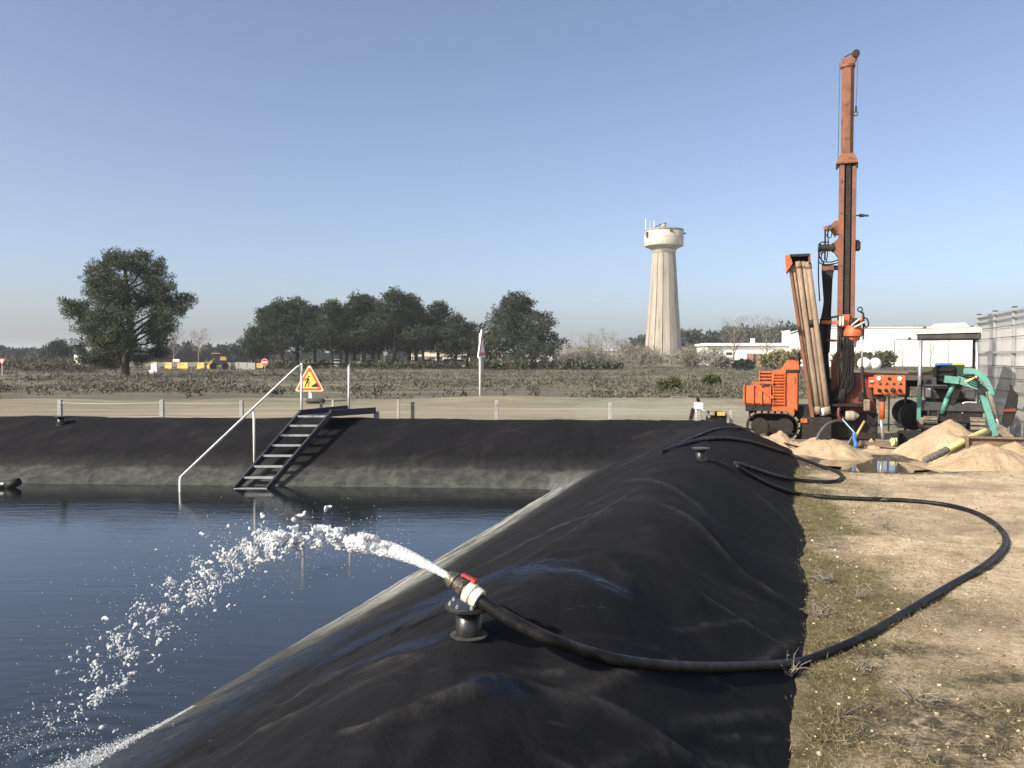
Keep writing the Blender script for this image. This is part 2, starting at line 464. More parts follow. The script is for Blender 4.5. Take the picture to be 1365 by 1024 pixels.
scuff = nmath(nt, 'MULTIPLY', nramp(nt, nnoise(nt, nrot(nt, 1.5, 8, 38), 1.3, 7, 0.75, 0.7), [(0.63, 0.0), (0.70, 0.9)]), nramp(nt, nnoise(nt, v, 1.3, 3), [(0.45, 0.0), (0.6, 1.0)]))
base = nmix(nt, scuff, base, (0.060, 0.058, 0.055))
scuff2 = nramp(nt, nnoise(nt, nrot(nt, 2.0, 12, -25), 1.1, 7, 0.75, 0.7), [(0.66, 0.0), (0.72, 0.7)])
base = nmix(nt, scuff2, base, (0.050, 0.048, 0.046))
bank = nattr(nt, 'bank')
# silt left by the falling water, streaked down the slope
silt_e = nmath(nt, 'ADD', bank, nmath(nt, 'MULTIPLY', nmath(nt, 'SUBTRACT', nnoise(nt, v, 1.6, 5, 0.55), 0.5), 0.45))
silt = nramp(nt, nmath(nt, 'MULTIPLY', silt_e, 1.0), [(0.0, 1.0), (0.46, 0.85), (0.56, 0.32), (0.90, 0.0)])
streak = nramp(nt, nnoise(nt, ncoord(nt, (5, 5, 0.4), (0, 0, R(-18))), 1.2, 6, 0.62, 0.6), [(0.3, 0.35), (0.65, 1.0)])
pale_ = nattr(nt, 'pale')
silt = nmath(nt, 'MULTIPLY', silt, nmath(nt, 'ADD', streak, nmath(nt, 'MULTIPLY', pale_, 0.5), True))
base = nmix(nt, silt, base, nmix(nt, nattr(nt, 'pale'), nramp(nt, nnoise(nt, v, 3, 6), [(0.3, (0.050, 0.053, 0.050)), (0.7, (0.095, 0.098, 0.090))]), nramp(nt, nnoise(nt, nrot(nt, 0.7, 6.0, 72.2), 1.6, 7, 0.68, 0.4), [(0.36, (0.055, 0.058, 0.056)), (0.5, (0.19, 0.193, 0.185)), (0.66, (0.36, 0.36, 0.34))])))
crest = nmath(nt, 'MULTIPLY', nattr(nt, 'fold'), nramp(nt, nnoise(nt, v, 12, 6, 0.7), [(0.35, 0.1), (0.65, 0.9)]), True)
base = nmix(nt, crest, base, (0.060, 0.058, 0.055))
wet = nattr(nt, 'wet')
wetn = nmath(nt, 'MULTIPLY', wet, nramp(nt, nnoise(nt, ncoord(nt, (3, 9, 1), (0, 0, R(-70))), 2.6, 8, 0.72, 0.9), [(0.36, 0.15), (0.56, 1.0)]))
base = nmix(nt, wetn, base, (0.0036, 0.0078, 0.0195))  # wet cloth; the blue of reflected sky is put into its colour
L.new(base, bs.inputs['Base Color'])
L.new(nmix(nt, wetn, (0.92, 0.92, 0.92), (0.24, 0.24, 0.24)), bs.inputs['Roughness'])
bs.inputs['Specular IOR Level'].default_value = 0.3
L.new(nmix(nt, wetn, (0.13, 0.13, 0.13), (0.20, 0.20, 0.20)), bs.inputs['Specular IOR Level'])
hb = nmath(nt, 'ADD', nmath(nt, 'MULTIPLY', nnoise(nt, v, 130, 3, 0.6), 0.10), nnoise(nt, ncoord(nt, (1.5, 0.9, 1), (0, 0, R(-35))), 2.6, 4, 0.5, 0.6))
nbump(nt, bs, hb, 0.6, 0.035)
LINER = m
liner = tag(link('embankment', me, LINER), 'earth bank covered with black geotextile sheet around the basin', kind='structure')

# --- basin water
m, nt, bs, N, L = new_mat('basin_water')
L.new(nramp(nt, nnoise(nt, ncoord(nt), 0.4, 4), [(0.3, (0.0055, 0.0085, 0.0090)), (0.7, (0.0085, 0.0115, 0.0112))]), bs.inputs['Base Color'])
bs.inputs['Roughness'].default_value = 0.045
bs.inputs['IOR'].default_value = 1.9
bs.inputs['Specular IOR Level'].default_value = 0.5
h1 = nnoise(nt, ncoord(nt, (0.55, 3.4, 1), (0, 0, R(4))), 1.5, 5, 0.6, 0.5)
h2 = nnoise(nt, ncoord(nt, (1.2, 6.5, 1), (0, 0, R(-3))), 2.6, 4, 0.55, 0.3)
calm = nramp(nt, nnoise(nt, ncoord(nt, (0.10, 0.35, 1)), 1.0, 3), [(0.38, 0.25), (0.6, 1.0)])
hh = nmath(nt, 'MULTIPLY', nmath(nt, 'ADD', nmath(nt, 'MULTIPLY', h1, 0.7), nmath(nt, 'MULTIPLY', h2, 0.45)), calm)
lp_ = U(70, 1012, WATER_Z)
vd = nt.nodes.new('ShaderNodeVectorMath'); vd.operation = 'DISTANCE'; nt.links.new(ncoord(nt), vd.inputs[0]); vd.inputs[1].default_value = (lp_.x, lp_.y, WATER_Z)
dist_ = vd.outputs['Value']
ringw = nmath(nt, 'MULTIPLY', nmath(nt, 'SINE', nmath(nt, 'ADD', nmath(nt, 'MULTIPLY', dist_, 34.0), nmath(nt, 'MULTIPLY', h1, 6.0))), nmath(nt, 'DIVIDE', 0.14, nmath(nt, 'ADD', nmath(nt, 'MULTIPLY', nmath(nt, 'MULTIPLY', dist_, dist_), 1.6), 0.12)))
hh = nmath(nt, 'ADD', hh, ringw)
nbump(nt, bs, hh, 0.10, 0.05)
mb = MB()
xs = warp_axis(-24, 3, -4, 1, 0.5, 1.1); ys = warp_axis(-12, 15.5, 3, 14, 0.5, 1.1)
me, V = grid_mesh('basin_water', xs, ys, lambda X, Y: X * 0 + WATER_Z, lambda X, Y: s_bank(X, Y) < 0.9)
tag(link('basin_water', me, m), 'dark rippled water of the basin', kind='structure')

# --- ground sheet to the horizon
SITE_TOE = 3.55
def mound(x, y, cx, cy, rx, ry, h, rot=0, seed=0):
    c, s = math.cos(rot), math.sin(rot)
    u = ((x - cx) * c + (y - cy) * s) / rx; v = (-(x - cx) * s + (y - cy) * c) / ry
    r = np.hypot(u, v) + 0.10 * fbm(x * 1.6, y * 1.6, 3, seed)
    return h * np.clip(1 - r, 0, 1) ** 0.9
def ground_z(x, y):
    s = s_bank(x, y)
    near = np.clip(1 - np.hypot(x - 4, y - 8) / 40, 0, 1)
    z = near * (0.035 * fbm(x * 0.8, y * 0.8, 4, 91) + 0.012 * fbm(x * 4.5, y * 4.5, 3, 92) + 0.007 * np.abs(fbm(x * 14, y * 14, 2, 93)))
    far = np.clip((y - 30) / 30, 0, 1)
    z = z + far * 0.16 * fbm(x * 0.09, y * 0.09, 3, 95)
    # low sandy bank on the far side of the track
    z = z + 0.22 * np.exp(-((y - 32.5 - 0.03 * x) / 1.1) ** 2) * np.clip(fbm(x * 0.2, y * 0.02 + 4, 3, 97) + 0.55, 0, 1)
    # hollow for the puddle
    dp = np.hypot((x - PUD[0]) / 1.25, (y - PUD[1]) / 0.95)
    z = z - 0.12 * np.clip(1.3 - dp, 0, 1)
    zin = np.minimum(prof(s) - 0.5, -0.5)
    k = np.clip((s - 3.0) / 0.3, 0, 1)
    return z * k + zin * (1 - k)
xs = warp_axis(-1500, 1500, 0.8, 8.6, 0.055, 1.05)
ys = warp_axis(-200, 2600, 2.8, 14.5, 0.058, 1.025)
me, V = grid_mesh('ground', xs, ys, ground_z)
gx, gy = V[:, 0], V[:, 1]
sb = s_bank(gx, gy)
site = np.clip(1 - (np.hypot(np.maximum(gx - 5, 0) * 0.4, gy * 0.8) - 13) / 3, 0, 1)
moss = np.clip(1.25 - (sb - 3.4) / 0.85 + 0.8 * fbm(gx * 1.2, gy * 1.2, 4, 51), 0, 1) * (gy < 13.2)
moss = np.maximum(moss, np.clip(1.2 - np.hypot((gx - 3.6) / 2.6, (gy - 3.2) / 2.2) + 0.7 * fbm(gx * 1.6, gy * 1.6, 4, 52), 0, 1) * 0.75)
mud = np.clip(1.9 - np.hypot((gx - PUD[0]) / 1.35, (gy - PUD[1] - 0.2) / 1.1) + 0.5 * fbm(gx * 2, gy * 2, 3, 53), 0, 1)
for (px, py, rx, ry) in ((1205, 868, 0.62, 0.20), (1280, 955, 0.60, 0.26), (1170, 900, 0.3, 0.1), (1330, 905, 0.3, 0.12), (1210, 985, 0.3, 0.14), (1300, 1010, .5, .15)):
    p = U(px, py)
    mud = np.maximum(mud, 0.80 * np.clip(1.45 - np.hypot((gx - p.x) / rx, (gy - p.y) / ry) + 0.9 * fbm(gx * 4, gy * 4, 4, 54), 0, 1))
track = np.clip(1.2 - np.abs(gy - 26.6 - 0.02 * gx) / 2.6 + 0.5 * fbm(gx * 0.25, gy * 0.9, 3, 58), 0, 1) * (gy > 17) * np.clip(0.35 + (gx + 16) / 14, 0.25, 1)
heath = np.clip((gy - 32.3 - 0.03 * gx - 1.3 * fbm(gx * 0.3, gy * 0.3, 3, 55)) / 1.4, 0, 1)
wide = np.clip((gy - 135) / 40, 0, 1)
for n_, v_ in (('moss', moss), ('mud', mud), ('track', track), ('heath', heath), ('site', site), ('wide', wide)): add_attr(me, n_, v_)
m, nt, bs, N, L = new_mat('ground')
v = ncoord(nt)
big = nnoise(nt, v, 0.55, 6, 0.6, 0.4); midn = nnoise(nt, v, 3.2, 8, 0.68, 0.5); finen = nnoise(nt, v, 26, 6, 0.7)
sand = nramp(nt, midn, [(0.30, (0.34, 0.255, 0.155)), (0.46, (0.52, 0.41, 0.27)), (0.62, (0.66, 0.545, 0.38))])
sand = nmix(nt, nramp(nt, nnoise(nt, v, 14, 9, 0.8), [(0.52, 0.0), (0.68, 0.6)]), sand, (0.20, 0.15, 0.10))
sand = nmix(nt, nramp(nt, nnoise(nt, v, 60, 2, 0.5), [(0.66, 0.0), (0.72, 0.7)]), sand, (0.56, 0.50, 0.40))
litter = nramp(nt, nnoise(nt, v, 7, 7, 0.7, 0.6), [(0.3, (0.085, 0.066, 0.045)), (0.55, (0.20, 0.165, 0.105)), (0.75, (0.31, 0.26, 0.175))])
col = nmix(nt, nramp(nt, big, [(0.47, 0.0), (0.66, 0.75)]), sand, litter)
mossc = nramp(nt, nnoise(nt, v, 8, 9, 0.78, 0.5), [(0.3, (0.055, 0.052, 0.024)), (0.46, (0.14, 0.125, 0.055)), (0.58, (0.22, 0.185, 0.105)), (0.74, (0.36, 0.29, 0.19))])
mf = nattr(nt, 'moss')
mf = nramp(nt, nmath(nt, 'ADD', mf, nmath(nt, 'MULTIPLY', nmath(nt, 'SUBTRACT', nnoise(nt, v, 5.5, 6, 0.7), 0.5), 1.0)), [(0.3, 0.0), (0.62, 1.0)])
col = nmix(nt, mf, col, mossc)
trackc = nramp(nt, nnoise(nt, ncoord(nt, (0.12, 1.1, 1)), 0.8, 7, 0.65, 0.2), [(0.35, (0.215, 0.190, 0.138)), (0.52, (0.30, 0.262, 0.193)), (0.66, (0.43, 0.375, 0.285))])
grassc = nramp(nt, nnoise(nt, ncoord(nt, (0.3, 1.0, 1)), 0.9, 8, 0.7, 0.3), [(0.35, (0.165, 0.152, 0.105)), (0.6, (0.25, 0.228, 0.165)), (0.75, (0.33, 0.29, 0.21))])
offsite = nmix(nt, nattr(nt, 'track'), grassc, trackc)
heathc = nramp(nt, nnoise(nt, ncoord(nt, (0.3, 0.9, 1)), 0.5, 9, 0.72, 0.3), [(0.30, (0.070, 0.070, 0.049)), (0.5, (0.112, 0.110, 0.079)), (0.70, (0.175, 0.162, 0.118))])
heathc = nmix(nt, nramp(nt, nnoise(nt, ncoord(nt, (0.05, 0.5, 1)), 0.6, 5, 0.6), [(0.56, 0.0), (0.66, 0.7)]), heathc, (0.33, 0.285, 0.205))
offsite = nmix(nt, nattr(nt, 'heath'), offsite, heathc)
offsite = nmix(nt, nattr(nt, 'wide'), offsite, (0.19, 0.175, 0.12))
col = nmix(nt, nattr(nt, 'site'), offsite, col)
mud_f = nramp(nt, nmath(nt, 'ADD', nattr(nt, 'mud'), nmath(nt, 'MULTIPLY', nmath(nt, 'SUBTRACT', nnoise(nt, v, 11, 8, 0.78, 0.4), 0.5), 2.6)), [(0.42, 0.0), (0.95, 1.0)])
col = nmix(nt, mud_f, col, nramp(nt, finen, [(0.3, (0.045, 0.036, 0.026)), (0.7, (0.105, 0.083, 0.060))]))
L.new(col, bs.inputs['Base Color'])
L.new(nmix(nt, mud_f, (0.95, 0.95, 0.95), (0.62, 0.62, 0.62)), bs.inputs['Roughness'])
bs.inputs['Specular IOR Level'].default_value = 0.25
gb = nmath(nt, 'ADD', nmath(nt, 'MULTIPLY', finen, 0.8), nnoise(nt, v, 9, 8, 0.75))
nbump(nt, bs, gb, 1.0, 0.045)
tag(link('ground', me, m), 'sandy ground, track and heath reaching to the horizon', kind='structure')
def GZ(x, y): return float(ground_z(np.array([x]), np.array([y]))[0])
def LZ(x, y): return float(liner_z(np.array([x]), np.array([y]))[0])
def surf_arr(x, y): return np.maximum(ground_z(x, y), np.where(s_bank(x, y) < 4.0, liner_z(x, y), -9))
def SURF(x, y): return float(surf_arr(np.array([x]), np.array([y]))[0])
def floor_arr(P): return np.maximum(WATER_Z, liner_z(P[:, 0], P[:, 1]))

# ================================================================== PLANTS
def leaf_mat(name, c1, c2, c3, trans=0.0, scale=0.8):
    m, nt, bs, N, L = new_mat(name)
    g = nt.nodes.new('ShaderNodeNewGeometry')
    a = nramp(nt, g.outputs['Random Per Island'], [(0.0, c1), (0.5, c2), (1.0, c3)])
    big = nramp(nt, nnoise(nt, ncoord(nt), scale, 4), [(0.35, (0.75, 0.75, 0.75)), (0.65, (1.2, 1.2, 1.2))])
    mm = nt.nodes.new('ShaderNodeMix'); mm.data_type = 'RGBA'; mm.blend_type = 'MULTIPLY'; mm.inputs[0].default_value = 1
    nt.links.new(a, mm.inputs[6]); nt.links.new(big, mm.inputs[7])
    L.new(mm.outputs[2], bs.inputs['Base Color'])
    bs.inputs['Roughness'].default_value = 0.75
    bs.inputs['Specular IOR Level'].default_value = 0.2
    return m
NEEDLE = leaf_mat('pine_needles', (0.034, 0.048, 0.028), (0.056, 0.072, 0.039), (0.10, 0.112, 0.062))
NEEDLE_FAR = leaf_mat('dark_pine_needles', (0.019, 0.029, 0.020), (0.031, 0.043, 0.026), (0.056, 0.066, 0.037))
FARWOOD = leaf_mat('far_wood_leaves', (0.028, 0.038, 0.032), (0.042, 0.052, 0.044), (0.062, 0.068, 0.052), scale=0.05)
SHRUB = leaf_mat('green_shrub_leaves', (0.045, 0.062, 0.025), (0.075, 0.09, 0.035), (0.13, 0.13, 0.055))
HEATHM = leaf_mat('heath_twigs', (0.048, 0.050, 0.035), (0.100, 0.099, 0.072), (0.17, 0.160, 0.117), scale=0.16)
TWIG = leaf_mat('bare_twigs', (0.095, 0.088, 0.072), (0.155, 0.145, 0.12), (0.22, 0.21, 0.175))
DRYG = leaf_mat('dry_grass_blades', (0.07, 0.055, 0.032), (0.19, 0.155, 0.10), (0.36, 0.30, 0.20), scale=1.5)
GREENG = leaf_mat('moss_green_blades', (0.065, 0.060, 0.022), (0.14, 0.125, 0.055), (0.27, 0.225, 0.13), scale=1.5)
GREYTWIG = leaf_mat('grey_dead_twigs', (0.12, 0.11, 0.09), (0.22, 0.20, 0.17), (0.36, 0.33, 0.28))

def blades(centers, dirs, length, width, rg):
    """thin kite-shaped leaves: returns verts, quads"""
    n = len(centers)
    d = dirs / np.linalg.norm(dirs, axis=1, keepdims=True)
    r = rg.normal(size=(n, 3)); s = np.cross(d, r); s /= np.linalg.norm(s, axis=1, keepdims=True) + 1e-9
    L_ = np.asarray(length).reshape(-1, 1) if np.ndim(length) else np.full((n, 1), length)
    W_ = np.asarray(width).reshape(-1, 1) if np.ndim(width) else np.full((n, 1), width)
    p0 = centers; p2 = centers + d * L_; m = centers + d * L_ * 0.45
    v = np.stack([p0, m + s * W_ / 2, p2, m - s * W_ / 2], 1).reshape(-1, 3)
    f = np.arange(4 * n).reshape(-1, 4)
    return v, f
def foliage(clumps, per, rg, leaf=(0.28, 0.05), up=0.35, flat=0.75):
    """clumps: (n,4) x,y,z,r -> outward-pointing needle tufts"""
    C = np.repeat(clumps, per, 0); n = len(C)
    d = rg.normal(size=(n, 3)); d /= np.linalg.norm(d, axis=1, keepdims=True)
    d[:, 2] = d[:, 2] * flat + up * rg.random(n)
    rad = C[:, 3:4] * (0.35 + 0.65 * rg.random((n, 1)) ** 0.5)
    c = C[:, :3] + d * rad
    dd = d + 0.55 * rg.normal(size=(n, 3)); dd[:, 2] += 0.25
    return blades(c, dd, leaf[0] * (0.6 + 0.8 * rg.random(n)), leaf[1] * (0.7 + 0.7 * rg.random(n)), rg)
def crown_clumps(lobes, dens, rg, rc=(0.28, 0.6), shell=0.55):
    """lobes: (cx,cy,cz,rx,ry,rz) ellipsoids; clumps mostly near their skins"""
    out = []
    for (cx, cy, cz, rx, ry, rz) in lobes:
        n = max(3, int(dens * (rx * ry + rx * rz + ry * rz)))
        d = rg.normal(size=(n, 3)); d /= np.linalg.norm(d, axis=1, keepdims=True)
        k = (shell + (1 - shell) * rg.random((n, 1))) * (0.9 + 0.22 * rg.random((n, 1)))
        p = np.array([cx, cy, cz]) + d * k * np.array([rx, ry, rz])
        out.append(np.concatenate([p, rc[0] + (rc[1] - rc[0]) * rg.random((n, 1))], 1))
    return np.concatenate(out)
def limb_mb(mb, p0, p1, r0, r1, rg, sag=0.1, n=5, sides=6):
    p0, p1 = Vector(p0), Vector(p1); L_ = (p1 - p0).length
    pts = []
    for i in range(n + 1):
        t = i / n; j = (rg.normal(size=3) * L_ * 0.03) if 0 < i < n else np.zeros(3)
        pts.append(p0.lerp(p1, t) + Vector(j) + Vector((0, 0, -sag * L_ * math.sin(math.pi * t) * 0.5)))
    mb.tube(pts, [r0 + (r1 - r0) * i / n for i in range(n + 1)], sides, True)
    return pts
def make_pine(name, lobes, trunk, r0, dens, per, leaf, mat, seed, rc=(0.28, 0.6), limbs=True, shell=0.55, name_crown='crown'):
    rg = np.random.default_rng(seed)
    root = empty(name)
    mb = MB()
    tp = spline(trunk, 5)
    k = len(tp)
    mb.tube(tp, [r0 * (1.25 if i == 0 else 1 - 0.75 * i / k) for i in range(k)], 9)
    if limbs:
        zs = [p.z for p in tp]
        for (cx, cy, cz, rx, ry, rz) in lobes:
            zt = max(min(cz - 0.55 * math.hypot(cx, cy) - 0.2, zs[-1] * 0.97), zs[-1] * 0.22)
            i = min(range(k), key=lambda q: abs(zs[q] - zt))
            pts = limb_mb(mb, tp[i], (cx, cy, cz), r0 * 0.42 * (1 - 0.5 * i / k), r0 * 0.08, rg, -0.12)
            for q in range(3):
                e = Vector((cx, cy, cz)) + Vector(rg.normal(size=3) * np.array([rx, ry, rz]) * 0.55)
                limb_mb(mb, pts[3], e, r0 * 0.14, r0 * 0.03, rg, -0.1, 3, 5)
    mb.build('trunk', BARK, root, True)
    cl = crown_clumps(lobes, dens, rg, rc, shell)
    v, f = foliage(cl, per, rg, leaf)
    link(name_crown, np_mesh(name_crown, v, f), mat, root)
    return root

# --- the lone pine on the heath
D0 = 71.0
S0 = D0 / F
base = U(170, 503); base = Vector((base.x, D0, GZ(base.x, D0)))
def lp(px, py, rx, ry, dy): return ((px - 170) * S0, dy, (503 - py) * S0, rx * S0 * 0.97, rx * S0 * 0.9, ry * S0 * 1.18)
lob = [lp(172, 352, 34, 16, 0), lp(145, 366, 22, 13, -1.2), lp(203, 368, 26, 16, 0.8), lp(222, 385, 20, 15, -0.6), lp(128, 386, 22, 13, 1.0),
       lp(168, 388, 40, 20, -1.5), lp(195, 398, 34, 18, 1.6), lp(150, 402, 30, 16, 1.4), lp(235, 402, 20, 12, 0.8), lp(246, 414, 14, 9, -0.5), lp(225, 424, 22, 12, -1.4),
       lp(115, 410, 20, 11, -0.9), lp(98, 416, 14, 9, 0.2), lp(120, 424, 22, 10, 1.2), lp(170, 425, 38, 14, -2.2), lp(205, 437, 26, 13, 1.7),
       lp(140, 438, 26, 10, -1.6), lp(128, 452, 20, 12, 0.6), lp(220, 452, 20, 12, -0.8), lp(185, 460, 26, 13, -2.2), lp(150, 468, 26, 14, 1.4), lp(128, 478, 20, 10, -0.7),
       lp(205, 470, 16, 9, 1.5), lp(150, 484, 22, 8, 0.4), lp(112, 462, 10, 8, -0.4), lp(180, 446, 26, 12, -2.6), lp(158, 458, 20, 10, -2.6), lp(196, 480, 14, 7, -1.0), lp(90, 405, 9, 6, 0.3), lp(255, 400, 9, 7, 0.3), lp(190, 340, 14, 7, 0.4), lp(150, 348, 13, 8, 0.3), lp(217, 352, 11, 8, -0.3)]
pine = make_pine('pine_tree', lob, [(0, 0, -0.2), (0.02, 0, 1.5), (0.3, 0, 3.2), (0.35, 0.1, 5.5), (0.15, 0, 8.2), (0.1, 0, 9.8)], 0.36, 12.5, 50, (0.24, 0.052), NEEDLE, 3, rc=(0.18, 0.44), shell=0.3)
pine.location = base
tag(pine, 'large lone pine with a broad ragged crown standing on the heath', 'tree')

# --- the pine grove and its neighbour
DG = 128.0
SG = DG / F
def gp(cx, py_base):
    p = U(cx, py_base); return p
def grove_tree(seed, h, w, mat=NEEDLE_FAR, bushy=False, lean=0.0):
    rg = np.random.default_rng(seed)
    lob = []
    z0 = h * (0.29 if not bushy else 0.14)
    n = 14 if not bushy else 20
    for i in range(n):
        t = (i + 0.5) / n
        rr = w * 0.5 * (1.0 - 0.45 * t) * (0.38 + 0.36 * rg.random())
        a = i * 2.4 + rg.random()
        rad = w * 0.5 * (1 - t) ** 0.5 * 1.0 * rg.random() ** 0.5
        lob.append((math.cos(a) * rad + lean * t, math.sin(a) * rad, z0 + (h - z0) * (t * 0.88 + 0.06), rr * 0.95, rr * 0.9, (h - z0) * 0.17))
    lob.append((lean, 0, h * 0.93, w * 0.2, w * 0.2, h * 0.07))
    bend = rg.normal() * 0.35
    r = make_pine('pine_tree', lob, [(0, 0, -0.2), (bend * 0.5 + lean * .2, 0, h * 0.25), (bend + lean * .5, 0.1, h * 0.5), (lean, 0, h * 0.9)], 0.22 + 0.01 * h, 6.0, 24, (0.34, 0.11), mat, seed, rc=(0.26, 0.58))
    return r
ords = ['first', 'second', 'third', 'fourth', 'fifth', 'sixth', 'seventh', 'eighth', 'ninth', 'tenth', 'eleventh', 'twelfth', 'thirteenth', 'fourteenth', 'fifteenth', 'sixteenth', 'seventeenth', 'eighteenth', 'nineteenth', 'twentieth']
gv = [grove_tree(101, 11.0, 9.0), grove_tree(102, 10.4, 8.0), grove_tree(103, 9.6, 8.4), grove_tree(104, 8.3, 7.0, lean=0.7)]
# (px of trunk, px of top, depth, variant)
gtrees = [(338, 437, 126, 3), (357, 412, 130, 2), (376, 402, 124, 0), (396, 400, 131, 1), (419, 410, 127, 2), (443, 404, 122, 1), (462, 412, 133, 3),
          (454, 418, 140, 0), (473, 404, 138, 1), (484, 397, 125, 2), (496, 410, 141, 3), (505, 406, 131, 0), (524, 390, 123, 0), (546, 396, 129, 1), (556, 408, 139, 0), (563, 420, 124, 2), (585, 405, 126, 1), (607, 422, 123, 3), (622, 432, 134, 3)]
vh = [11.0, 10.4, 9.6, 8.3]
usedv = set()
for i, (px, pt, d, k) in enumerate(gtrees):
    x = (px - 682.5) / F * d
    o = gv[k] if k not in usedv else copy_tree(gv[k]); usedv.add(k)
    o.location = (x, d, GZ(x, d))
    hh_ = CAM.z + (476 - pt) * d / F
    s = hh_ / vh[k]
    o.scale = (s * (0.95 + 0.1 * random.random()), s, s)
    o.rotation_euler = (0, 0, random.random() * 6.28 if i != len(gtrees) - 1 else 0)
    tag(o, '%s pine from the left in the dark grove beyond the heath' % ords[i], 'tree', 'pines of the grove beyond the heath')
o = grove_tree(143, 11.2, 13.5, NEEDLE_FAR, bushy=True)
x = (690 - 682.5) / F * 122
o.location = (x, 122, GZ(x, 122)); s = (CAM.z + (476 - 397) * 122 / F) / 11.2; o.scale = (s, s, s); o.rotation_euler = (0, 0, 2.0)
tag(o, 'bushy pine standing apart, right of the grove behind the tall sign post', 'tree')
rg = np.random.default_rng(77)
o = make_pine('round_tree', [(0, 0, 3.6, 3.0, 3.0, 2.6), (1.4, 0, 2.8, 2.3, 2.2, 2.0), (-1.6, 0, 2.6, 2.4, 2.2, 1.9), (0.2, 0, 5.2, 2.0, 2.0, 1.5)], [(0, 0, -0.2), (0, 0, 1.5), (0, 0, 4)], 0.3, 4.5, 18, (0.5, 0.24), NEEDLE_FAR, 78, rc=(0.4, 0.8))
d = 160; x = (78 - 682.5) / F * d; o.location = (x, d, GZ(x, d)); s = (CAM.z + (476 - 454) * d / F) / 6.6; o.scale = (s, s, s)
tag(o, 'round dark evergreen tree rising over the far left scrub', 'tree')

# --- far woods that read as one mass
def far_wood(name, spans, label, seed, per=17):
    rg = np.random.default_rng(seed); cl = []
    for (px0, px1, ptop, d0, d1, n) in spans:
        for i in range(n):
            px = px0 + (px1 - px0) * (i + rg.random()) / n; d = d0 + (d1 - d0) * rg.random()
            h = CAM.z + (476 - (ptop + rg.normal() * 2.5)) * d / F; h = max(h, 2.5)
            x = (px - 682.5) / F * d; w = h * (0.32 + 0.2 * rg.random())
            lobs = [(x, d, h * 0.45, w, w, h * 0.42), (x + rg.normal() * w * .4, d, h * 0.75, w * 0.72, w * 0.7, h * 0.26), (x + rg.normal() * w * .5, d, h * 0.3, w * 0.8, w * 0.8, h * 0.3)]
            c = crown_clumps(lobs, 26 / (w * h), rg, (0.5, 1.2), 0.6); cl.append(c)
    cl = np.concatenate(cl)
    v, f = foliage(cl, per, rg, (1.1, 0.55))
    o = link(name, np_mesh(name, v, f), FARWOOD)
    return tag(o, label, kind='stuff')
far_wood('distant_wood', [(-40, 110, 467, 300, 380, 22), (215, 330, 463, 260, 330, 24), (120, 220, 470, 300, 360, 12), (320, 640, 470, 300, 380, 30), (640, 860, 478, 330, 400, 20)], 'bluish line of distant woodland on the left horizon', 201)
far_wood('distant_pinewood', [(900, 1010, 445, 240, 290, 26), (960, 1060, 438, 245, 300, 26), (845, 880, 452, 250, 300, 8), (1040, 1140, 452, 260, 300, 16)], 'dark pinewood on the horizon right of the water tower', 202)

# --- bare broad-leaved trees and scrub
def bare_tree(name, h, w, seed, n1=9, mat=BARE, twigs=600, tw=(0.7, 0.035)):
    rg = np.random.default_rng(seed); root = empty(name); mb = MB()
    mb.tube([(0, 0, -0.2), (0.05, 0, h * 0.25), (-0.05, 0.05, h * 0.55), (0, 0, h * 0.9)], [h * 0.02, h * 0.016, h * 0.01, h * 0.003], 6)
    ends = []
    for i in range(n1):
        t = 0.22 + 0.6 * i / n1; a = i * 2.4 + rg.random()
        L_ = w * 0.5 * (1 - 0.5 * t) * (0.7 + 0.5 * rg.random())
        p0 = Vector((0, 0, h * t)); p1 = p0 + Vector((math.cos(a) * L_, math.sin(a) * L_, L_ * (0.7 + 0.6 * rg.random())))
        pts = limb_mb(mb, p0, p1, h * 0.008, h * 0.002, rg, 0.15, 4, 5)
        for q in range(4):
            p2 = pts[2 + q % 3] + Vector((rg.normal() * L_ * .3, rg.normal() * L_ * .3, L_ * 0.5 * rg.random()))
            limb_mb(mb, pts[1 + q % 3], p2, h * 0.004, h * 0.0015, rg, 0.1, 3, 4); ends.append(p2)
        ends.append(p1)
    mb.build('trunk', mat, root, True)
    E = np.array([list(e) for e in ends]); c = E[rg.integers(0, len(E), twigs)] + rg.normal(size=(twigs, 3)) * w * 0.07
    d = rg.normal(size=(twigs, 3)); d[:, 2] = np.abs(d[:, 2]) + 0.6
    v, f = blades(c, d, tw[0] * (0.5 + rg.random(twigs)), tw[1], rg)
    link('crown', np_mesh('twigs', v, f), TWIG, root)
    return root
bt = [bare_tree('bare_tree', 7.0, 6.0, 301), bare_tree('bare_tree', 7.5, 5.0, 302, 11), bare_tree('bare_tree', 6.0, 4.0, 303, 8, twigs=220)]
ub = set()
blist = [(757, 452, 150, 0, 'leftmost bare tree in the scrub, over the small white houses'), (785, 445, 158, 1, 'tall bare tree between the houses and the water tower'),
         (808, 443, 150, 0, 'bare bushy tree over the flat cream house'), (829, 452, 146, 1, 'bare bushy tree in the scrub just left of the water tower'),
         (852, 462, 140, 0, 'low bare tree at the left foot of the water tower'), (925, 456, 146, 0, 'brownish bare bush at the right foot of the water tower'),
         (978, 425, 132, 1, 'bare tree in front of the left end of the low white building'), (1022, 424, 128, 1, 'bare tree in front of the brick part of the low building'),
         (1203, 455, 118, 2, 'slender bare sapling inside the pipe frame by the white hall'), (1240, 450, 112, 2, 'thin bare tree against the white hall beside the digger'),
         (232, 440, 190, 1, 'bare poplar just right of the lone pine'), (265, 440, 215, 1, 'thin bare poplar behind the yellow barriers')]
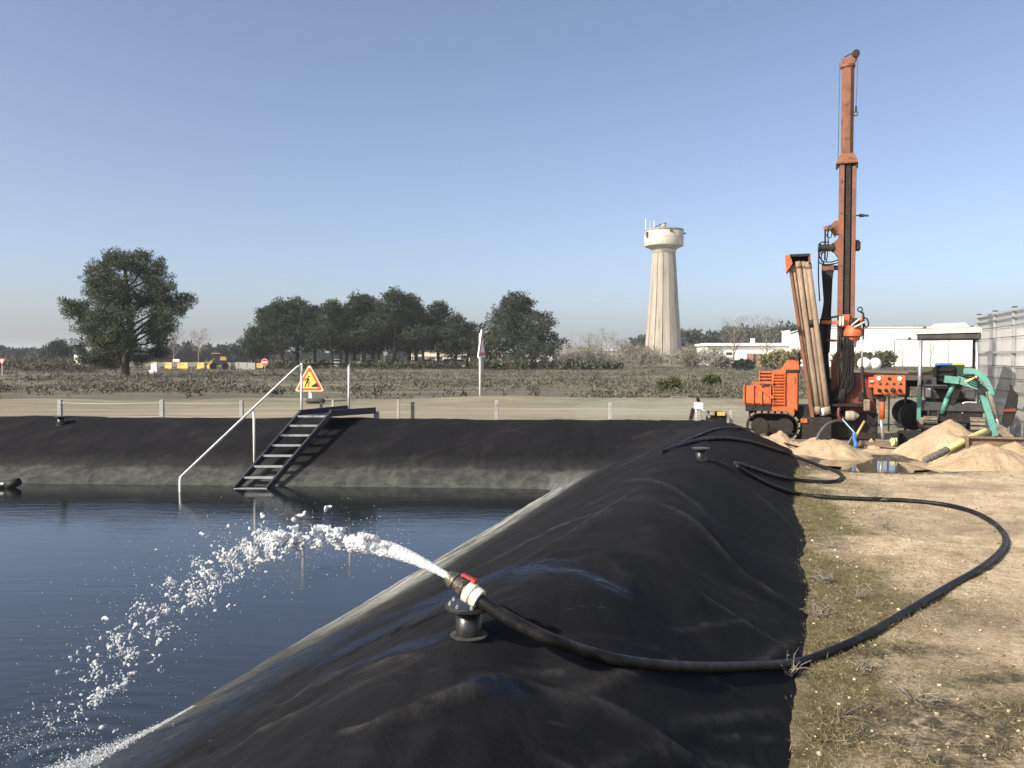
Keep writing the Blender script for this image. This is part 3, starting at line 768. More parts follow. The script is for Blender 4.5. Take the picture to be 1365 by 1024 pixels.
for (px, pt, d, k, lab) in blist:
    o = bt[k] if k not in ub else copy_tree(bt[k]); ub.add(k)
    x = (px - 682.5) / F * d; o.location = (x, d, GZ(x, d)); s = (CAM.z + (476 - pt) * d / F) / [7.0, 7.5, 6.0][k]
    o.scale = (s, s, s); o.rotation_euler = (0, 0, random.random() * 6)
    tag(o, lab, 'tree', 'bare trees beyond the heath')
# grey scrub round the tower foot and along the far edge of the heath
def scrub(name, spans, label, mat, seed, leaf=(0.8, 0.09)):
    rg = np.random.default_rng(seed); cl = []
    for (px0, px1, ptop, d0, d1, n) in spans:
        for i in range(n):
            px = px0 + (px1 - px0) * rg.random(); d = d0 + (d1 - d0) * rg.random()
            h = max(0.5, CAM.z + (476 - (ptop + abs(rg.normal()) * 4)) * d / F); x = (px - 682.5) / F * d
            m_ = 7; a = rg.normal(size=(m_, 3))
            cl.append(np.stack([x + a[:, 0] * 0.7, d + a[:, 1] * 0.7, np.clip(h * (0.15 + 0.7 * rg.random(m_)), 0.2, None), 0.35 + 0.5 * rg.random(m_)], 1))
    v, f = foliage(np.concatenate(cl), 26, rg, leaf, 0.6)
    return tag(link(name, np_mesh(name, v, f), mat), label, kind='stuff')
scrub('tree_tops', [(1186, 1232, 430, 232, 250, 26)], 'faint grey tree tops showing over the white hall roof', TWIG, 404, (1.2, 0.12))
scrub('grey_scrub', [(740, 930, 470, 128, 145, 60), (770, 870, 458, 138, 150, 36), (910, 960, 463, 130, 140, 26)], 'leafless grey scrub round the foot of the water tower', leaf_mat('grey_scrub', (0.12, 0.112, 0.088), (0.185, 0.175, 0.14), (0.27, 0.255, 0.21)), 401, (0.8, 0.06))
scrub('brown_scrub', [(-20, 120, 480, 105, 150, 60), (20, 130, 485, 90, 110, 24)], 'brownish scrub along the far left edge of the heath', leaf_mat('brown_scrub', (0.055, 0.050, 0.038), (0.09, 0.080, 0.060), (0.14, 0.125, 0.092)), 402, (0.5, 0.09))
scrub('undergrowth', [(330, 640, 492, 116, 126, 34), (640, 830, 487, 112, 122, 60)], 'low dark undergrowth beneath the grove and the bushy pine', leaf_mat('undergrowth', (0.03, 0.036, 0.022), (0.055, 0.062, 0.035), (0.10, 0.10, 0.06)), 403, (0.5, 0.2))

def shrub(px, py, d, w, h, label, seed, mat=SHRUB, per=34, leaf=(0.22, 0.08)):
    rg = np.random.default_rng(seed); root = empty('shrub')
    x = (px - 682.5) / F * d
    root.location = (x, d, GZ(x, d))
    cl = crown_clumps([(0, 0, h * 0.5, w * 0.45, w * 0.4, h * 0.45), (w * 0.2, 0, h * 0.6, w * 0.3, w * 0.3, h * 0.35), (-w * 0.22, 0, h * 0.4, w * 0.3, w * 0.3, h * 0.35)], 60 / (w * h), rg, (0.1 * w, 0.2 * w), 0.4)
    v, f = foliage(cl, per, rg, leaf, 0.5)
    link('foliage', np_mesh('foliage', v, f), mat, root)
    mb = MB()
    for i in range(5): limb_mb(mb, (0, 0, -0.05), (rg.normal() * w * .25, rg.normal() * w * .2, h * .6), 0.02 * w, 0.005 * w, rg)
    mb.build('stem', BARK, root)
    return tag(root, label, 'shrub')
shrub(893, 528, 42, 1.0, 0.62, 'small green bush on the heath above the netting', 501, SHRUB, 30, (0.16, 0.07))
shrub(990, 492, 105, 2.6, 1.1, 'dark low evergreen bush before the low white building', 502, NEEDLE_FAR, 30, (0.4, 0.15))
shrub(572, 560, 17.4, 0.42, 0.22, 'little green shrub by the fence posts behind the far bank', 503, SHRUB, 30, (0.09, 0.03))
shrub(1034, 485, 118, 4.0, 2.2, 'yellowish shrub by the brick wall of the low building', 504, leaf_mat('yellow_shrub', (0.09, 0.085, 0.03), (0.16, 0.14, 0.06), (0.24, 0.21, 0.10)), 34, (0.5, 0.2))
shrub(1056, 483, 116, 2.6, 2.6, 'tall yellowish shrub beside the orange engine housing', 505, leaf_mat('yellow_shrub_light', (0.10, 0.095, 0.035), (0.17, 0.15, 0.065), (0.24, 0.21, 0.11)), 34, (0.45, 0.2))
shrub(1151, 486, 120, 2.8, 2.3, 'trimmed dark tree left of the white tanks', 506, SHRUB, 34, (0.4, 0.2))
shrub(1177, 486, 120, 3.3, 2.6, 'trimmed round dark tree right of the white tanks', 507, SHRUB, 34, (0.4, 0.2))
shrub(1128, 484, 122, 4.0, 2.6, 'broad dark tree behind the drill mast foot', 508, NEEDLE_FAR, 34, (0.4, 0.2))
shrub(1249, 500, 60, 1.6, 0.9, 'pale green low bush behind the digger seat', 509, SHRUB, 34, (0.2, 0.1))
shrub(962, 482, 118, 2.4, 1.6, 'dark brown leafless bush before the low building', 510, TWIG, 30, (0.5, 0.1))
shrub(948, 520, 50, 0.9, 0.5, 'small dark green tuft in the heath near the engine', 511, SHRUB, 24, (0.2, 0.08))

# --- heath: low grey heather tufts
rg = np.random.default_rng(55)
n = 26000
u = rg.random(n)
d = 33.5 + (140 - 33.5) * u ** 1.35
px = rg.uniform(-60, 1430, n); x = (px - 682.5) / F * d
keep = (1.3 * fbm(x * 0.09, d * 0.16, 3, 61) + 0.16 * rg.normal(size=n)) > -0.12
x, d = x[keep], d[keep]; n = len(x)
zg = ground_z(x, d)
sz = 0.05 + 0.17 * rg.random(n) ** 2.2
cl = np.stack([x, d, zg + sz * 0.35, sz * 0.9], 1)
v, f = foliage(cl, 10, rg, (0.15, 0.045), 0.7)
nd = 420
dd_ = 34 + 100 * rg.random(nd) ** 1.2; xd = (rg.uniform(-60, 1430, nd) - 682.5) / F * dd_
cd_ = np.stack([xd, dd_, ground_z(xd, dd_) + 0.08, 0.16 + 0.2 * rg.random(nd)], 1)
v2, f2 = foliage(cd_, 26, rg, (0.2, 0.07), 0.5)
tag(link('heather_clumps', np_mesh('heather_clumps', v2, f2), leaf_mat('dark_heather', (0.042, 0.045, 0.030), (0.072, 0.072, 0.050), (0.11, 0.104, 0.074), scale=0.3)), 'darker heather clumps dotted over the heath', kind='stuff')
tag(link('heath', np_mesh('heath', v, f), HEATHM), 'low grey heather tufts covering the open ground', kind='stuff')

# --- dry grass and moss along the foot of the near bank
rg = np.random.default_rng(56)
def scatter_site(n, y0, y1, w, smin=3.48):
    t = y0 + (y1 - y0) * rg.random(n) ** 1.4
    s = smin + w * np.abs(rg.normal(size=n))
    # point at bank distance s and along-distance t
    x = P1[0] + (t - P1[1]) / T1[1] * T1[0] + s / T1[1]
    return x, t
x, y = scatter_site(17000, 3.0, 13.0, 0.75)
cl = fbm(x * 2.2, y * 2.2, 3, 63) + 0.3 * rg.normal(size=len(x)) > -0.05
x, y = x[cl], y[cl]; n = len(x)
k = 4
C = np.stack([x, y, ground_z(x, y)], 1); C = np.repeat(C, k, 0) + rg.normal(size=(n * k, 3)) * np.array([0.02, 0.02, 0])
dd = rg.normal(size=(n * k, 3)) * np.array([1, 1, 0.3]); dd[:, 2] = np.abs(dd[:, 2]) + 0.45
v, f = blades(C, dd, 0.012 + 0.035 * rg.random(n * k) ** 2, 0.0028, rg)
tag(link('mossy_grass', np_mesh('mossy_grass', v, f), GREENG), 'low mossy grass along the foot of the black bank', kind='stuff')
x, y = scatter_site(2600, 2.9, 9.5, 1.1)
x2 = rg.uniform(1.2, 6, 2200); y2 = rg.uniform(3.0, 6.0, 2200); x = np.r_[x, x2]; y = np.r_[y, y2]
ok = s_bank(x, y) > 3.5; x, y = x[ok], y[ok]
kk = fbm(x * 1.5, y * 1.5, 3, 65) + 0.2 * rg.normal(size=len(x)) > 0.05
x, y = x[kk], y[kk]; n = len(x); k = 6
C = np.repeat(np.stack([x, y, ground_z(x, y)], 1), k, 0) + rg.normal(size=(n * k, 3)) * np.array([0.03, 0.03, 0])
dd = rg.normal(size=(n * k, 3)); dd[:, 2] = np.abs(dd[:, 2]) * 0.6 + 0.1
v, f = blades(C, dd, 0.02 + 0.07 * rg.random(n * k) ** 2, 0.0024, rg)
tag(link('dry_grass', np_mesh('dry_grass', v, f), DRYG), 'straw coloured dry grass scattered on the sandy ground', kind='stuff')
nl = 14000
x = rg.uniform(1.2, 8.5, nl); y = 3.0 + 10 * rg.random(nl) ** 1.5
ok = (s_bank(x, y) > 3.55) & (fbm(x * 1.1, y * 1.1, 4, 67) + 0.35 * rg.normal(size=nl) > -0.05); x, y = x[ok], y[ok]; n = len(x)
dd = rg.normal(size=(n, 3)); dd[:, 2] = 0.12 * np.abs(dd[:, 2])
v, f = blades(np.stack([x, y, ground_z(x, y) + 0.004], 1), dd, 0.012 + 0.05 * rg.random(n) ** 2, 0.0035, rg)
tag(link('plant_litter', np_mesh('plant_litter', v, f), leaf_mat('plant_litter', (0.05, 0.037, 0.025), (0.14, 0.105, 0.07), (0.33, 0.27, 0.19), scale=2)), 'brown bits of dead stalks littering the sand', kind='stuff')
# pale stones
rg = np.random.default_rng(57)
ico = bmesh.new(); bmesh.ops.create_icosphere(ico, subdivisions=1, radius=1)
iv = np.array([v_.co[:] for v_ in ico.verts]); ifc = np.array([[q.index for q in f_.verts] for f_ in ico.faces]); ico.free()
n = 7500
x = rg.uniform(1.2, 9, n); y = 3.0 + 11 * rg.random(n) ** 1.3
ok = s_bank(x, y) > 3.6; x, y = x[ok], y[ok]; n = len(x)
sz = 0.003 + 0.011 * rg.random(n) ** 3.5
V = iv[None] * (1 + 0.25 * rg.normal(size=(n, 12, 1))) * sz[:, None, None] * np.array([1.2, 1, 0.7]) + np.stack([x, y, ground_z(x, y) + sz * 0.3], 1)[:, None]
f = (ifc[None] + (np.arange(n) * 12)[:, None, None]).reshape(-1, 3)
tag(link('gravel', np_mesh('gravel', V.reshape(-1, 3), f), leaf_mat('pale_stone', (0.13, 0.10, 0.065), (0.34, 0.27, 0.18), (0.50, 0.42, 0.32))), 'small pale stones strewn over the sandy ground', kind='stuff')
# dead grey weeds
def dead_weed(px, py, size, n, seed, label, mat=GREYTWIG):
    rg = np.random.default_rng(seed); p = U(px, py); mb = MB()
    for i in range(n):
        a = rg.normal(size=3); a[2] = abs(a[2]) * 0.7 + 0.35; a /= np.linalg.norm(a); L_ = size * (0.5 + 0.6 * rg.random())
        p0 = Vector(rg.normal(size=3) * 0.02 * np.array([1, 1, 0])); p1 = p0 + Vector(a) * L_
        pts = limb_mb(mb, p0, p1, 0.0035, 0.0012, rg, -0.2, 4, 4)
        for q in range(2):
            b = rg.normal(size=3); b[2] = abs(b[2]) * .5
            limb_mb(mb, pts[2 + q], pts[2 + q] + Vector(b) * L_ * 0.2, 0.002, 0.001, rg, 0, 2, 4)
    o = mb.build('dead_weed', mat)
    o.location = (p.x, p.y, SURF(p.x, p.y)); return tag(o, label, 'weed')
dead_weed(1053, 905, 0.14, 11, 1, 'pale dead twig sprouting where the hose crosses the bank foot')
dead_weed(1100, 775, 0.16, 22, 2, 'grey twiggy weed against the bank in the hose loop')
dead_weed(1090, 822, 0.14, 18, 3, 'grey weed at the bank edge just above the hose')
dead_weed(1170, 668, 0.28, 26, 4, 'bushy grey weed growing over the far run of the hose')
dead_weed(1180, 706, 0.20, 16, 5, 'small grey weed on the sand inside the hose loop')
dead_weed(1145, 798, 0.14, 14, 6, 'grey weed on the moss halfway inside the hose loop')
dead_weed(1150, 895, 0.10, 20, 7, 'low grey-green weed just below the near hose run')
dead_weed(1225, 935, 0.16, 14, 8, 'dry curled weed on the dark patch at the bottom right')
dead_weed(1110, 730, 0.20, 14, 9, 'pale flattened weed on the moss strip near the second pipe stub')
dead_weed(1130, 840, 0.20, 5, 10, 'tall dark stalks of a dry weed by the near hose run', TWIG)
dead_weed(1120, 960, 0.26, 5, 11, 'tall thin dry stalks at the bottom of the moss strip', TWIG)
dead_weed(1090, 985, 0.10, 12, 12, 'short green weed at the bank foot at the bottom edge', GREENG)

# ================================================================== BUILDINGS AND TOWER
def frame_for(px, d):
    """root location and heading for a thing that faces the viewer's side, d metres ahead"""
    x = (px - 682.5) / F * d
    return (x, d, 0.0)
# --- water tower
DT = 190.0; ST = DT / F
tw = empty('water_tower', frame_for(884, DT), 0, 'tall pale concrete water tower with a round tank on a fluted shaft', 'tower')
def tz(py): return CAM.z + (476 - py) * ST
m, nt, bs, N, L = new_mat('tower_concrete')
v = ncoord(nt, (1, 1, 0.12))
c_ = nramp(nt, nnoise(nt, v, 0.9, 8, 0.7, 0.4), [(0.3, (0.20, 0.18, 0.15)), (0.5, (0.30, 0.272, 0.23)), (0.72, (0.39, 0.36, 0.305))])
L.new(c_, bs.inputs['Base Color']); bs.inputs['Roughness'].default_value = 0.92
TCONC = m
TWHITE = pm('whitewashed_concrete', (0.58, 0.55, 0.48), (0.44, 0.41, 0.345), 0.5, 0.9, stretch=(1, 1, 0.3), c3=(0.32, 0.29, 0.24), bump=0.1, fine=3)
r_b, r_t = 26.3 * ST, 15.4 * ST
z_t = tz(337.5); NF = 14
mb = MB(); vs = []; fs = []
ringn = NF * 4
def ring_r(i, r):
    # flat staves with a narrow groove between neighbours
    q = i % 4
    return r * (0.87 if q == 0 else 1.0)
levels = [(-0.5, r_b), (0.5 * z_t, r_b * 0.5 + r_t * 0.5 - 0.1), (z_t, r_t)]
for (z, r) in levels:
    for i in range(ringn):
        st = i // 4; q = i % 4
        a = 2 * math.pi * (st + (0.0, 0.05, 0.5, 0.95)[q]) / NF
        rr = ring_r(i, r) * (math.cos(math.pi / NF) * 1.01 if q == 2 else 1.0)
        vs.append((math.cos(a) * rr, math.sin(a) * rr, z))
for l in range(2):
    for i in range(ringn):
        j = (i + 1) % ringn; fs.append((l * ringn + i, l * ringn + j, (l + 1) * ringn + j, (l + 1) * ringn + i))
mb.add(vs, fs); mb.build('shaft', TCONC, tw)
MB().lathe([(r_t * 1.02, z_t - 0.1), (r_t * 1.05, z_t + 0.5), (r_t * 1.02, z_t + 0.9)], 36).build('neck_band', TWHITE, tw, True)
rk = 25.5 * ST
MB().lathe([(r_t * 0.98, z_t + 0.5), (r_t * 1.12, tz(333)), (rk * 0.86, tz(330.5)), (rk * 0.99, tz(329.2))], 40).build('tank_cone', TCONC, tw, True)
MB().lathe([(rk * 0.985, tz(329.6)), (rk, tz(329)), (rk, tz(309.5)), (rk * 0.985, tz(309.2))], 44).build('tank', TWHITE, tw, True)
MB().lathe([(rk * 1.012, tz(310.2)), (rk * 1.012, tz(308)), (rk * 0.97, tz(307.4)), (rk * 0.4, tz(306.5)), (0.1, tz(306.3))], 44).build('roof', pm('roof_felt', (0.27, 0.26, 0.24), (0.19, 0.185, 0.17), 1, 0.9), tw, True)
MB().lathe([(rk * 1.006, tz(319.3)), (rk * 1.006, tz(318.9))], 44).build('joint_band', TCONC, tw)
cp = MB().lathe([(3.4 * ST, tz(307.5)), (3.4 * ST, tz(299.5))], 18, (-0.5 * ST, 0, 0)).build('lantern', TCONC, tw, True)
MB().lathe([(4.0 * ST, tz(299.5)), (4.0 * ST, tz(298.4))], 18, (-0.5 * ST, 0, 0)).build('lid', TCONC, cp)
MB().tube([(-17 * ST, -1, tz(307)), (-4 * ST, -1, tz(300.5))], 0.10, 6).tube([(-9 * ST, -1, tz(306.5)), (-4 * ST, -1, tz(301)),], 0.05, 5).build('ladder_rail', DARK_STEEL, tw)
for (px, p0, p1, r) in ((859, 311, 294, 0.10), (870, 307, 296, 0.09), (864.5, 307, 297, 0.04)):
    MB().tube([((px - 884) * ST, -1, tz(p0)), ((px - 884) * ST, -1, tz(p1))], r, 6).build('antenna', WHITE_PIPE, tw)
MB().box(((859 - 884) * ST, -1, tz(311.5)), (0.5, 0.4, 1.3)).build('antenna_bracket', CONCRETE, tw)
MB().box(((910 - 884) * ST, -0.5, tz(312.7)), (0.8, 0.4, 0.35)).build('floodlight', DARK_STEEL, tw)
MB().box(((888.5 - 884) * ST, -rk * 0.985, tz(311.5)), (0.7, 0.5, 0.5), taper=0.6).build('vent', DARK_STEEL, tw)
MB().box(((861 - 884) * ST, -rk * 0.42, tz(315.5)), (0.7, 0.5, 1.3)).build('opening', GLASS_DARK, tw)
MB().box((23 * ST, -r_b * 0.3, tz(482)), (1.6, 1.4, 1.8)).build('footing_block', TWHITE, tw)

# --- white hall on the right
DH = 150.0; SH = DH / F
hall = empty('white_hall', frame_for(1240, DH), R(-6), 'large plain white industrial hall behind the digger', 'building')
def hx(px): return (px - 1240) * SH
zr = CAM.z + (476 - 437) * SH
L0, L1 = hx(1085), hx(1430)
MB().box(((L0 + L1) / 2, 12, zr / 2 - 0.2), (L1 - L0, 24, zr + 0.4)).build('wall', WHITE, hall)
MB().box(((L0 + L1) / 2, 12, zr + 0.06), (L1 - L0 + 0.3, 24.3, 0.22)).build('roof_edge', pm('white_fascia', (0.7, 0.7, 0.69), (0.62, 0.62, 0.61), 1, 0.6), hall)
for i in range(12):
    xx = L0 + (L1 - L0) * (i + 0.5) / 12
    MB().box((xx, -0.03, zr / 2), (0.07, 0.05, zr - 0.1)).build('panel_joint', pm('joint_grey', (0.66, 0.66, 0.65), (0.6, 0.6, 0.6), 1, 0.7), hall)
MB().box((hx(1310), -0.06, 1.4), (3.2, 0.12, 3.0)).build('door', pm('grey_door', (0.62, 0.63, 0.63), (0.56, 0.57, 0.57), 1, 0.6), hall)
# pipe portal in front of it
fr = empty('pipe_portal', frame_for(1215, 120), R(-6), 'thin dark pipe portal standing before the white hall', 'frame')
S_ = 120 / F
MB().tube([((1193 - 1215) * S_, 0, -0.1), ((1193 - 1215) * S_, 0, 4.25)], 0.05, 6).build('upright', DARK_STEEL, fr)
MB().tube([((1193 - 1215) * S_, 0, 4.25), ((1262 - 1215) * S_, 0, 4.32)], 0.06, 6).build('crossbar', DARK_STEEL, fr)
MB().tube([((1262 - 1215) * S_, 0, -0.1), ((1262 - 1215) * S_, 0, 4.35)], 0.05, 6).build('upright', DARK_STEEL, fr)
MB().box(((1212 - 1215) * S_, 0, 4.40), (0.35, 0.3, 0.4)).build('lamp', DARK_STEEL, fr)
# --- low white building with a brick entrance
DB = 170.0; SB = DB / F
lb = empty('low_white_building', frame_for(1000, DB), R(-4), 'long low white building with flat roof and brick entrance', 'building')
def bx_(px): return (px - 1000) * SB
zb = CAM.z + (476 - 462) * SB
X0, X1 = bx_(943), bx_(1120)
MB().box(((X0 + X1) / 2, 7, zb / 2 - 0.2), (X1 - X0, 14, zb + 0.4)).build('wall', WHITE, lb)
MB().box(((X0 + X1) / 2, 6.7, zb + 0.42), (X1 - X0 + 0.8, 15, 0.55)).build('roof_fascia', WHITE, lb)
MB().box(((X0 + X1) / 2, 6.85, zb + 0.07), (X1 - X0 + 0.2, 14.5, 0.13)).build('fascia_joint', pm('grey_joint', (0.33, 0.33, 0.33), (0.27, 0.27, 0.27), 2, 0.8), lb)
MB().box((bx_(1005), -0.08, 1.15), (20 * SB, 0.2, 2.7)).build('brick_entrance', BRICK, lb)
w_ = MB().box((bx_(1005.5), -0.16, 1.3), (3.5 * SB, 0.2, 2.0)).build('window', GLASS_DARK, lb)
for (px, w, zc, h) in ((972, 8, 2.45, 0.55), (1023, 6, 1.1, 2.1), (1030, 5, 1.3, 1.7), (1040, 5, 1.3, 1.7)):
    MB().box((bx_(px), -0.04, zc), (w * SB, 0.16, h)).build('window', GLASS_DARK, lb)
MB().box((bx_(1008.5), 4, zb + 1.2), (0.8, 0.8, 1.1)).build('roof_vent', WHITE, lb)
# --- small houses
def house(px0, px1, ptop, pbase, d, label, wall, roof, wins, flat=False, rz=0.0):
    s = d / F; pc = (px0 + px1) / 2; w = (px1 - px0) * s
    o = empty('small_house', frame_for(pc, d), rz, label, 'house')
    h = CAM.z + (476 - ptop) * s; dep = 7.0
    eave = h if flat else h * 0.62
    MB().box((0, dep / 2, eave / 2 - 0.2), (w, dep, eave + 0.4)).build('wall', wall, o)
    if flat:
        MB().box((0, dep / 2, h + 0.1), (w + 0.7, dep + 0.7, 0.25)).build('roof', roof, o)
    else:
        MB().prism([Vector((0, -0.4, eave)), Vector((0, dep / 2, h)), Vector((0, dep + .4, eave)), Vector((0, dep + .4, eave - 0.15)), Vector((0, -0.4, eave - 0.15))], (-w / 2 - 0.3, 0, 0), (w / 2 + 0.3, 0, 0)).build('roof', roof, o)
    for (u, z0, ww, hh) in wins:
        MB().box((u * w, -0.03, z0 + hh / 2), (ww, 0.12, hh)).build('window', GLASS_DARK, o)
    return o
GREY_ROOF = pm('grey_roof_sheet', (0.24, 0.235, 0.21), (0.17, 0.165, 0.15), 1.5, 0.85)
CREAM_ROOF = pm('pale_tile_roof', (0.56, 0.47, 0.36), (0.46, 0.38, 0.28), 1.5, 0.9)
house(733, 766, 461, 480, 165, 'white house with a grey pitched roof right of the bushy pine', WHITE, GREY_ROOF, [(-0.3, 0.2, 0.9, 1.6), (0.12, 0.2, 0.9, 1.5)])
house(777, 824, 467.5, 480, 160, 'flat roofed cream house amid the bare trees', CREAM, WHITE, [(-0.25, 0.6, 1.6, 1.1), (0.1, 0.6, 0.8, 1.2), (0.3, 0.2, 1.0, 1.9)], True)
house(590, 636, 465, 485, 175, 'cream house with pale tiles behind the right end of the grove', CREAM, CREAM_ROOF, [(-0.2, 0.6, 1.0, 1.0), (0.1, 0.2, 1.0, 1.8), (0.35, 0.6, 1.0, 1.0)])
house(636, 668, 467, 485, 180, 'cream house half hidden by the tall sign post', CREAM, CREAM_ROOF, [(0.2, 0.6, 1.0, 1.0)])
house(545, 586, 467, 485, 178, 'pale house seen between the grove trunks', CREAM, CREAM_ROOF, [(-0.2, 0.6, 1.2, 1.0), (0.25, 0.6, 1.2, 1.0)])
house(700, 735, 470, 485, 185, 'pale low house behind the bushy pine', CREAM, CREAM_ROOF, [(0.2, 0.6, 1.2, 1.0)])

# ================================================================== FAR SMALL THINGS
def place(px, d): x = (px - 682.5) / F * d; return (x, d, GZ(x, d))
def parked_car(px, d, col, label, rz):
    o = empty('parked_car', place(px, d), rz, label, 'car', 'cars parked beyond the grove')
    sec = [(-2.0, 0.35), (-2.0, 0.85), (-1.75, 0.95), (-1.2, 1.4), (0.35, 1.42), (1.0, 0.98), (1.9, 0.85), (2.02, 0.55), (2.0, 0.35)]
    MB().prism([Vector((a, 0, b)) for a, b in sec], (0, -0.82, 0), (0, 0.82, 0)).build('body', col, o)
    MB().prism([Vector((a, 0, b)) for a, b in [(-1.55, 0.98), (-1.15, 1.32), (0.3, 1.34), (0.8, 0.98)]], (0, -0.835, 0), (0, 0.835, 0)).build('window', GLASS_DARK, o)
    for wx in (-1.25, 1.25):
        for wy in (-0.72, 0.72):
            MB().lathe([(0.31, -0.1), (0.33, 0), (0.31, 0.1)], 14, (wx, wy, 0.32), Matrix.Rotation(math.pi / 2, 3, 'X')).build('wheel', RUBBER, o)
    return o
CW = pm('white_car_paint', (0.78, 0.78, 0.77), (0.72, 0.72, 0.71), 1, 0.3, bump=0); CS = pm('silver_car_paint', (0.5, 0.51, 0.52), (0.45, 0.46, 0.47), 1, 0.3, 0.4, bump=0); CY = pm('yellow_van_paint', (0.72, 0.6, 0.28), (0.65, 0.54, 0.25), 1, 0.4, bump=0)
parked_car(500, 140, CW, 'white car parked behind the middle trunks of the grove', 0.1)
parked_car(533, 142, CS, 'silver car parked behind the middle trunks of the grove', 0.2)
parked_car(574, 140, CW, 'white car parked behind the last grove trunks', -0.1)
parked_car(602, 138, CW, 'white car parked left of the tall sign post', 0.15)
parked_car(615, 144, CY, 'yellowish car parked left of the tall sign post', 0.0)
parked_car(774, 150, CW, 'white car parked before the flat cream house', 0.1)
parked_car(802, 152, CS, 'silver car parked right of the flat cream house', 0.3)
parked_car(452, 143, CW, 'white car glimpsed through the left grove trunks', 0.2)
# propane-like white tanks by the hall
for i, (px, lab) in enumerate(((1152, 'left one of two white domed tanks before the white hall'), (1166, 'right one of two white domed tanks before the white hall'))):
    o = empty('storage_tank', place(px, 119), 0, lab, 'tank', 'white tanks before the hall')
    MB().lathe([(0.5, 0.0), (0.8, 0.3), (0.95, 0.7), (0.9, 1.1), (0.65, 1.5), (0.25, 1.7), (0.05, 1.73)], 20).build('shell', WHITE, o, True)
    MB().box((0, 0, 0.1), (1.3, 0.9, 0.25)).build('base', CONCRETE, o)
for i, (px, lid, lab) in enumerate(((1258, BLUE, 'green wheeled bin with a blue lid behind the digger'), (1274, YELLOW, 'green wheeled bin with a yellowish lid behind the digger'))):
    o = empty('wheeled_bin', place(px, 70), 0, lab, 'bin', 'bins before the hall')
    MB().box((0, 0, 0.62), (0.95, 0.75, 1.05), taper=1.12).build('body', pm('bin_green', (0.03, 0.07, 0.035), (0.025, 0.055, 0.03), 3, 0.5), o)
    MB().box((0, 0, 1.22), (1.12, 0.9, 0.16), taper=0.9).build('lid', lid, o)
    for sx in (-.4, .4): MB().lathe([(0.1, -.05), (0.1, .05)], 10, (sx, -.3, 0.1), Matrix.Rotation(math.pi / 2, 3, 'Y')).build('wheel', RUBBER, o)
# yellow barrier blocks, concrete blocks
bar_px = [(207, 5, 'first'), (225, 9, 'second'), (244, 14, 'third'), (268, 9, 'fourth'), (281, 9, 'fifth')]
for (px, w, lab) in bar_px:
    o = empty('road_barrier', place(px, 120), 0.05, '%s yellow plastic barrier from the lone pine, beyond the heath' % lab, 'barrier', 'yellow barriers beyond the heath')
    ww = w * 120 / F
    MB().prism([Vector((0, a, b)) for a, b in ((-0.3, 0), (0.3, 0), (0.3, 0.2), (0.12, 0.45), (0.1, 0.95), (-0.1, 0.95), (-0.12, 0.45), (-0.3, 0.2))], (-ww / 2, 0, 0), (ww / 2, 0, 0)).build('body', YELLOW, o)
    MB().box((ww * 0.28, -0.13, 0.72), (ww * 0.25, 0.05, 0.2)).build('white_panel', WHITE, o)
o = empty('road_barrier', place(345, 119), 0.05, 'yellow plastic barrier just left of the round red sign', 'barrier', 'yellow barriers beyond the heath')
MB().prism([Vector((0, a, b)) for a, b in ((-0.3, 0), (0.3, 0), (0.3, 0.2), (0.12, 0.45), (0.1, 0.95), (-0.1, 0.95), (-0.12, 0.45), (-0.3, 0.2))], (-0.6, 0, 0), (0.6, 0, 0)).build('body', YELLOW, o)
for k, px in enumerate((314, 325, 336)):
    o = MB().box((0, 0, 0.5), (1.15, 0.6, 1.0), taper=0.97, bev=0.04).build('concrete_block', CONCRETE)
    o.location = place(px, 118); tag(o, '%s grey concrete block right of the yellow loader' % ('leftmost', 'middle', 'rightmost')[k], 'block', 'concrete blocks beyond the heath')
o = empty('utility_box', place(206, 88), 0.1, 'small white utility cabinet at the lone pine', 'cabinet')
MB().box((0, 0, 0.55), (0.62, 0.4, 1.0), bev=0.03).build('body', WHITE, o); MB().box((-0.25, -0.1, 0.2), (0.5, 0.4, 0.35)).build('base', WHITE, o)
# yellow loader
o = empty('wheel_loader', place(289, 117), R(20), 'yellow wheel loader parked beyond the heath', 'loader')
MB().box((0.4, 0, 1.0), (1.9, 1.0, 0.7), bev=0.08).build('chassis', DARK_STEEL, o)
MB().box((-0.1, 0, 1.75), (0.95, 0.95, 1.0), taper=0.85).build('cab', GLASS_DARK, o)
MB().box((-0.1, 0, 2.3), (1.1, 1.1, 0.12)).build('cab_roof', YELLOW, o)
MB().box((0.85, 0, 1.55), (0.9, 0.9, 0.6), taper=0.85).build('engine_hood', YELLOW, o)
for s in (-1, 1):
    MB().bar((-0.3, s * 0.4, 1.5), (-1.5, s * 0.4, 0.6), 0.12, 0.22).build('lift_arm', YELLOW, o)
    for wx in (-0.5, 1.1): MB().lathe([(0.4, -.2), (0.5, -.12), (0.5, .12), (0.4, .2)], 16, (wx, s * 0.62, 0.5), Matrix.Rotation(math.pi / 2, 3, 'X')).build('wheel', RUBBER, o)
MB().prism([Vector((a, 0, b)) for a, b in ((-1.4, 0.15), (-1.9, 0.05), (-2.2, 0.2), (-1.75, 0.2), (-1.55, 0.9), (-1.4, 0.95))], (0, -0.85, 0), (0, 0.85, 0)).build('bucket', MUD, o)
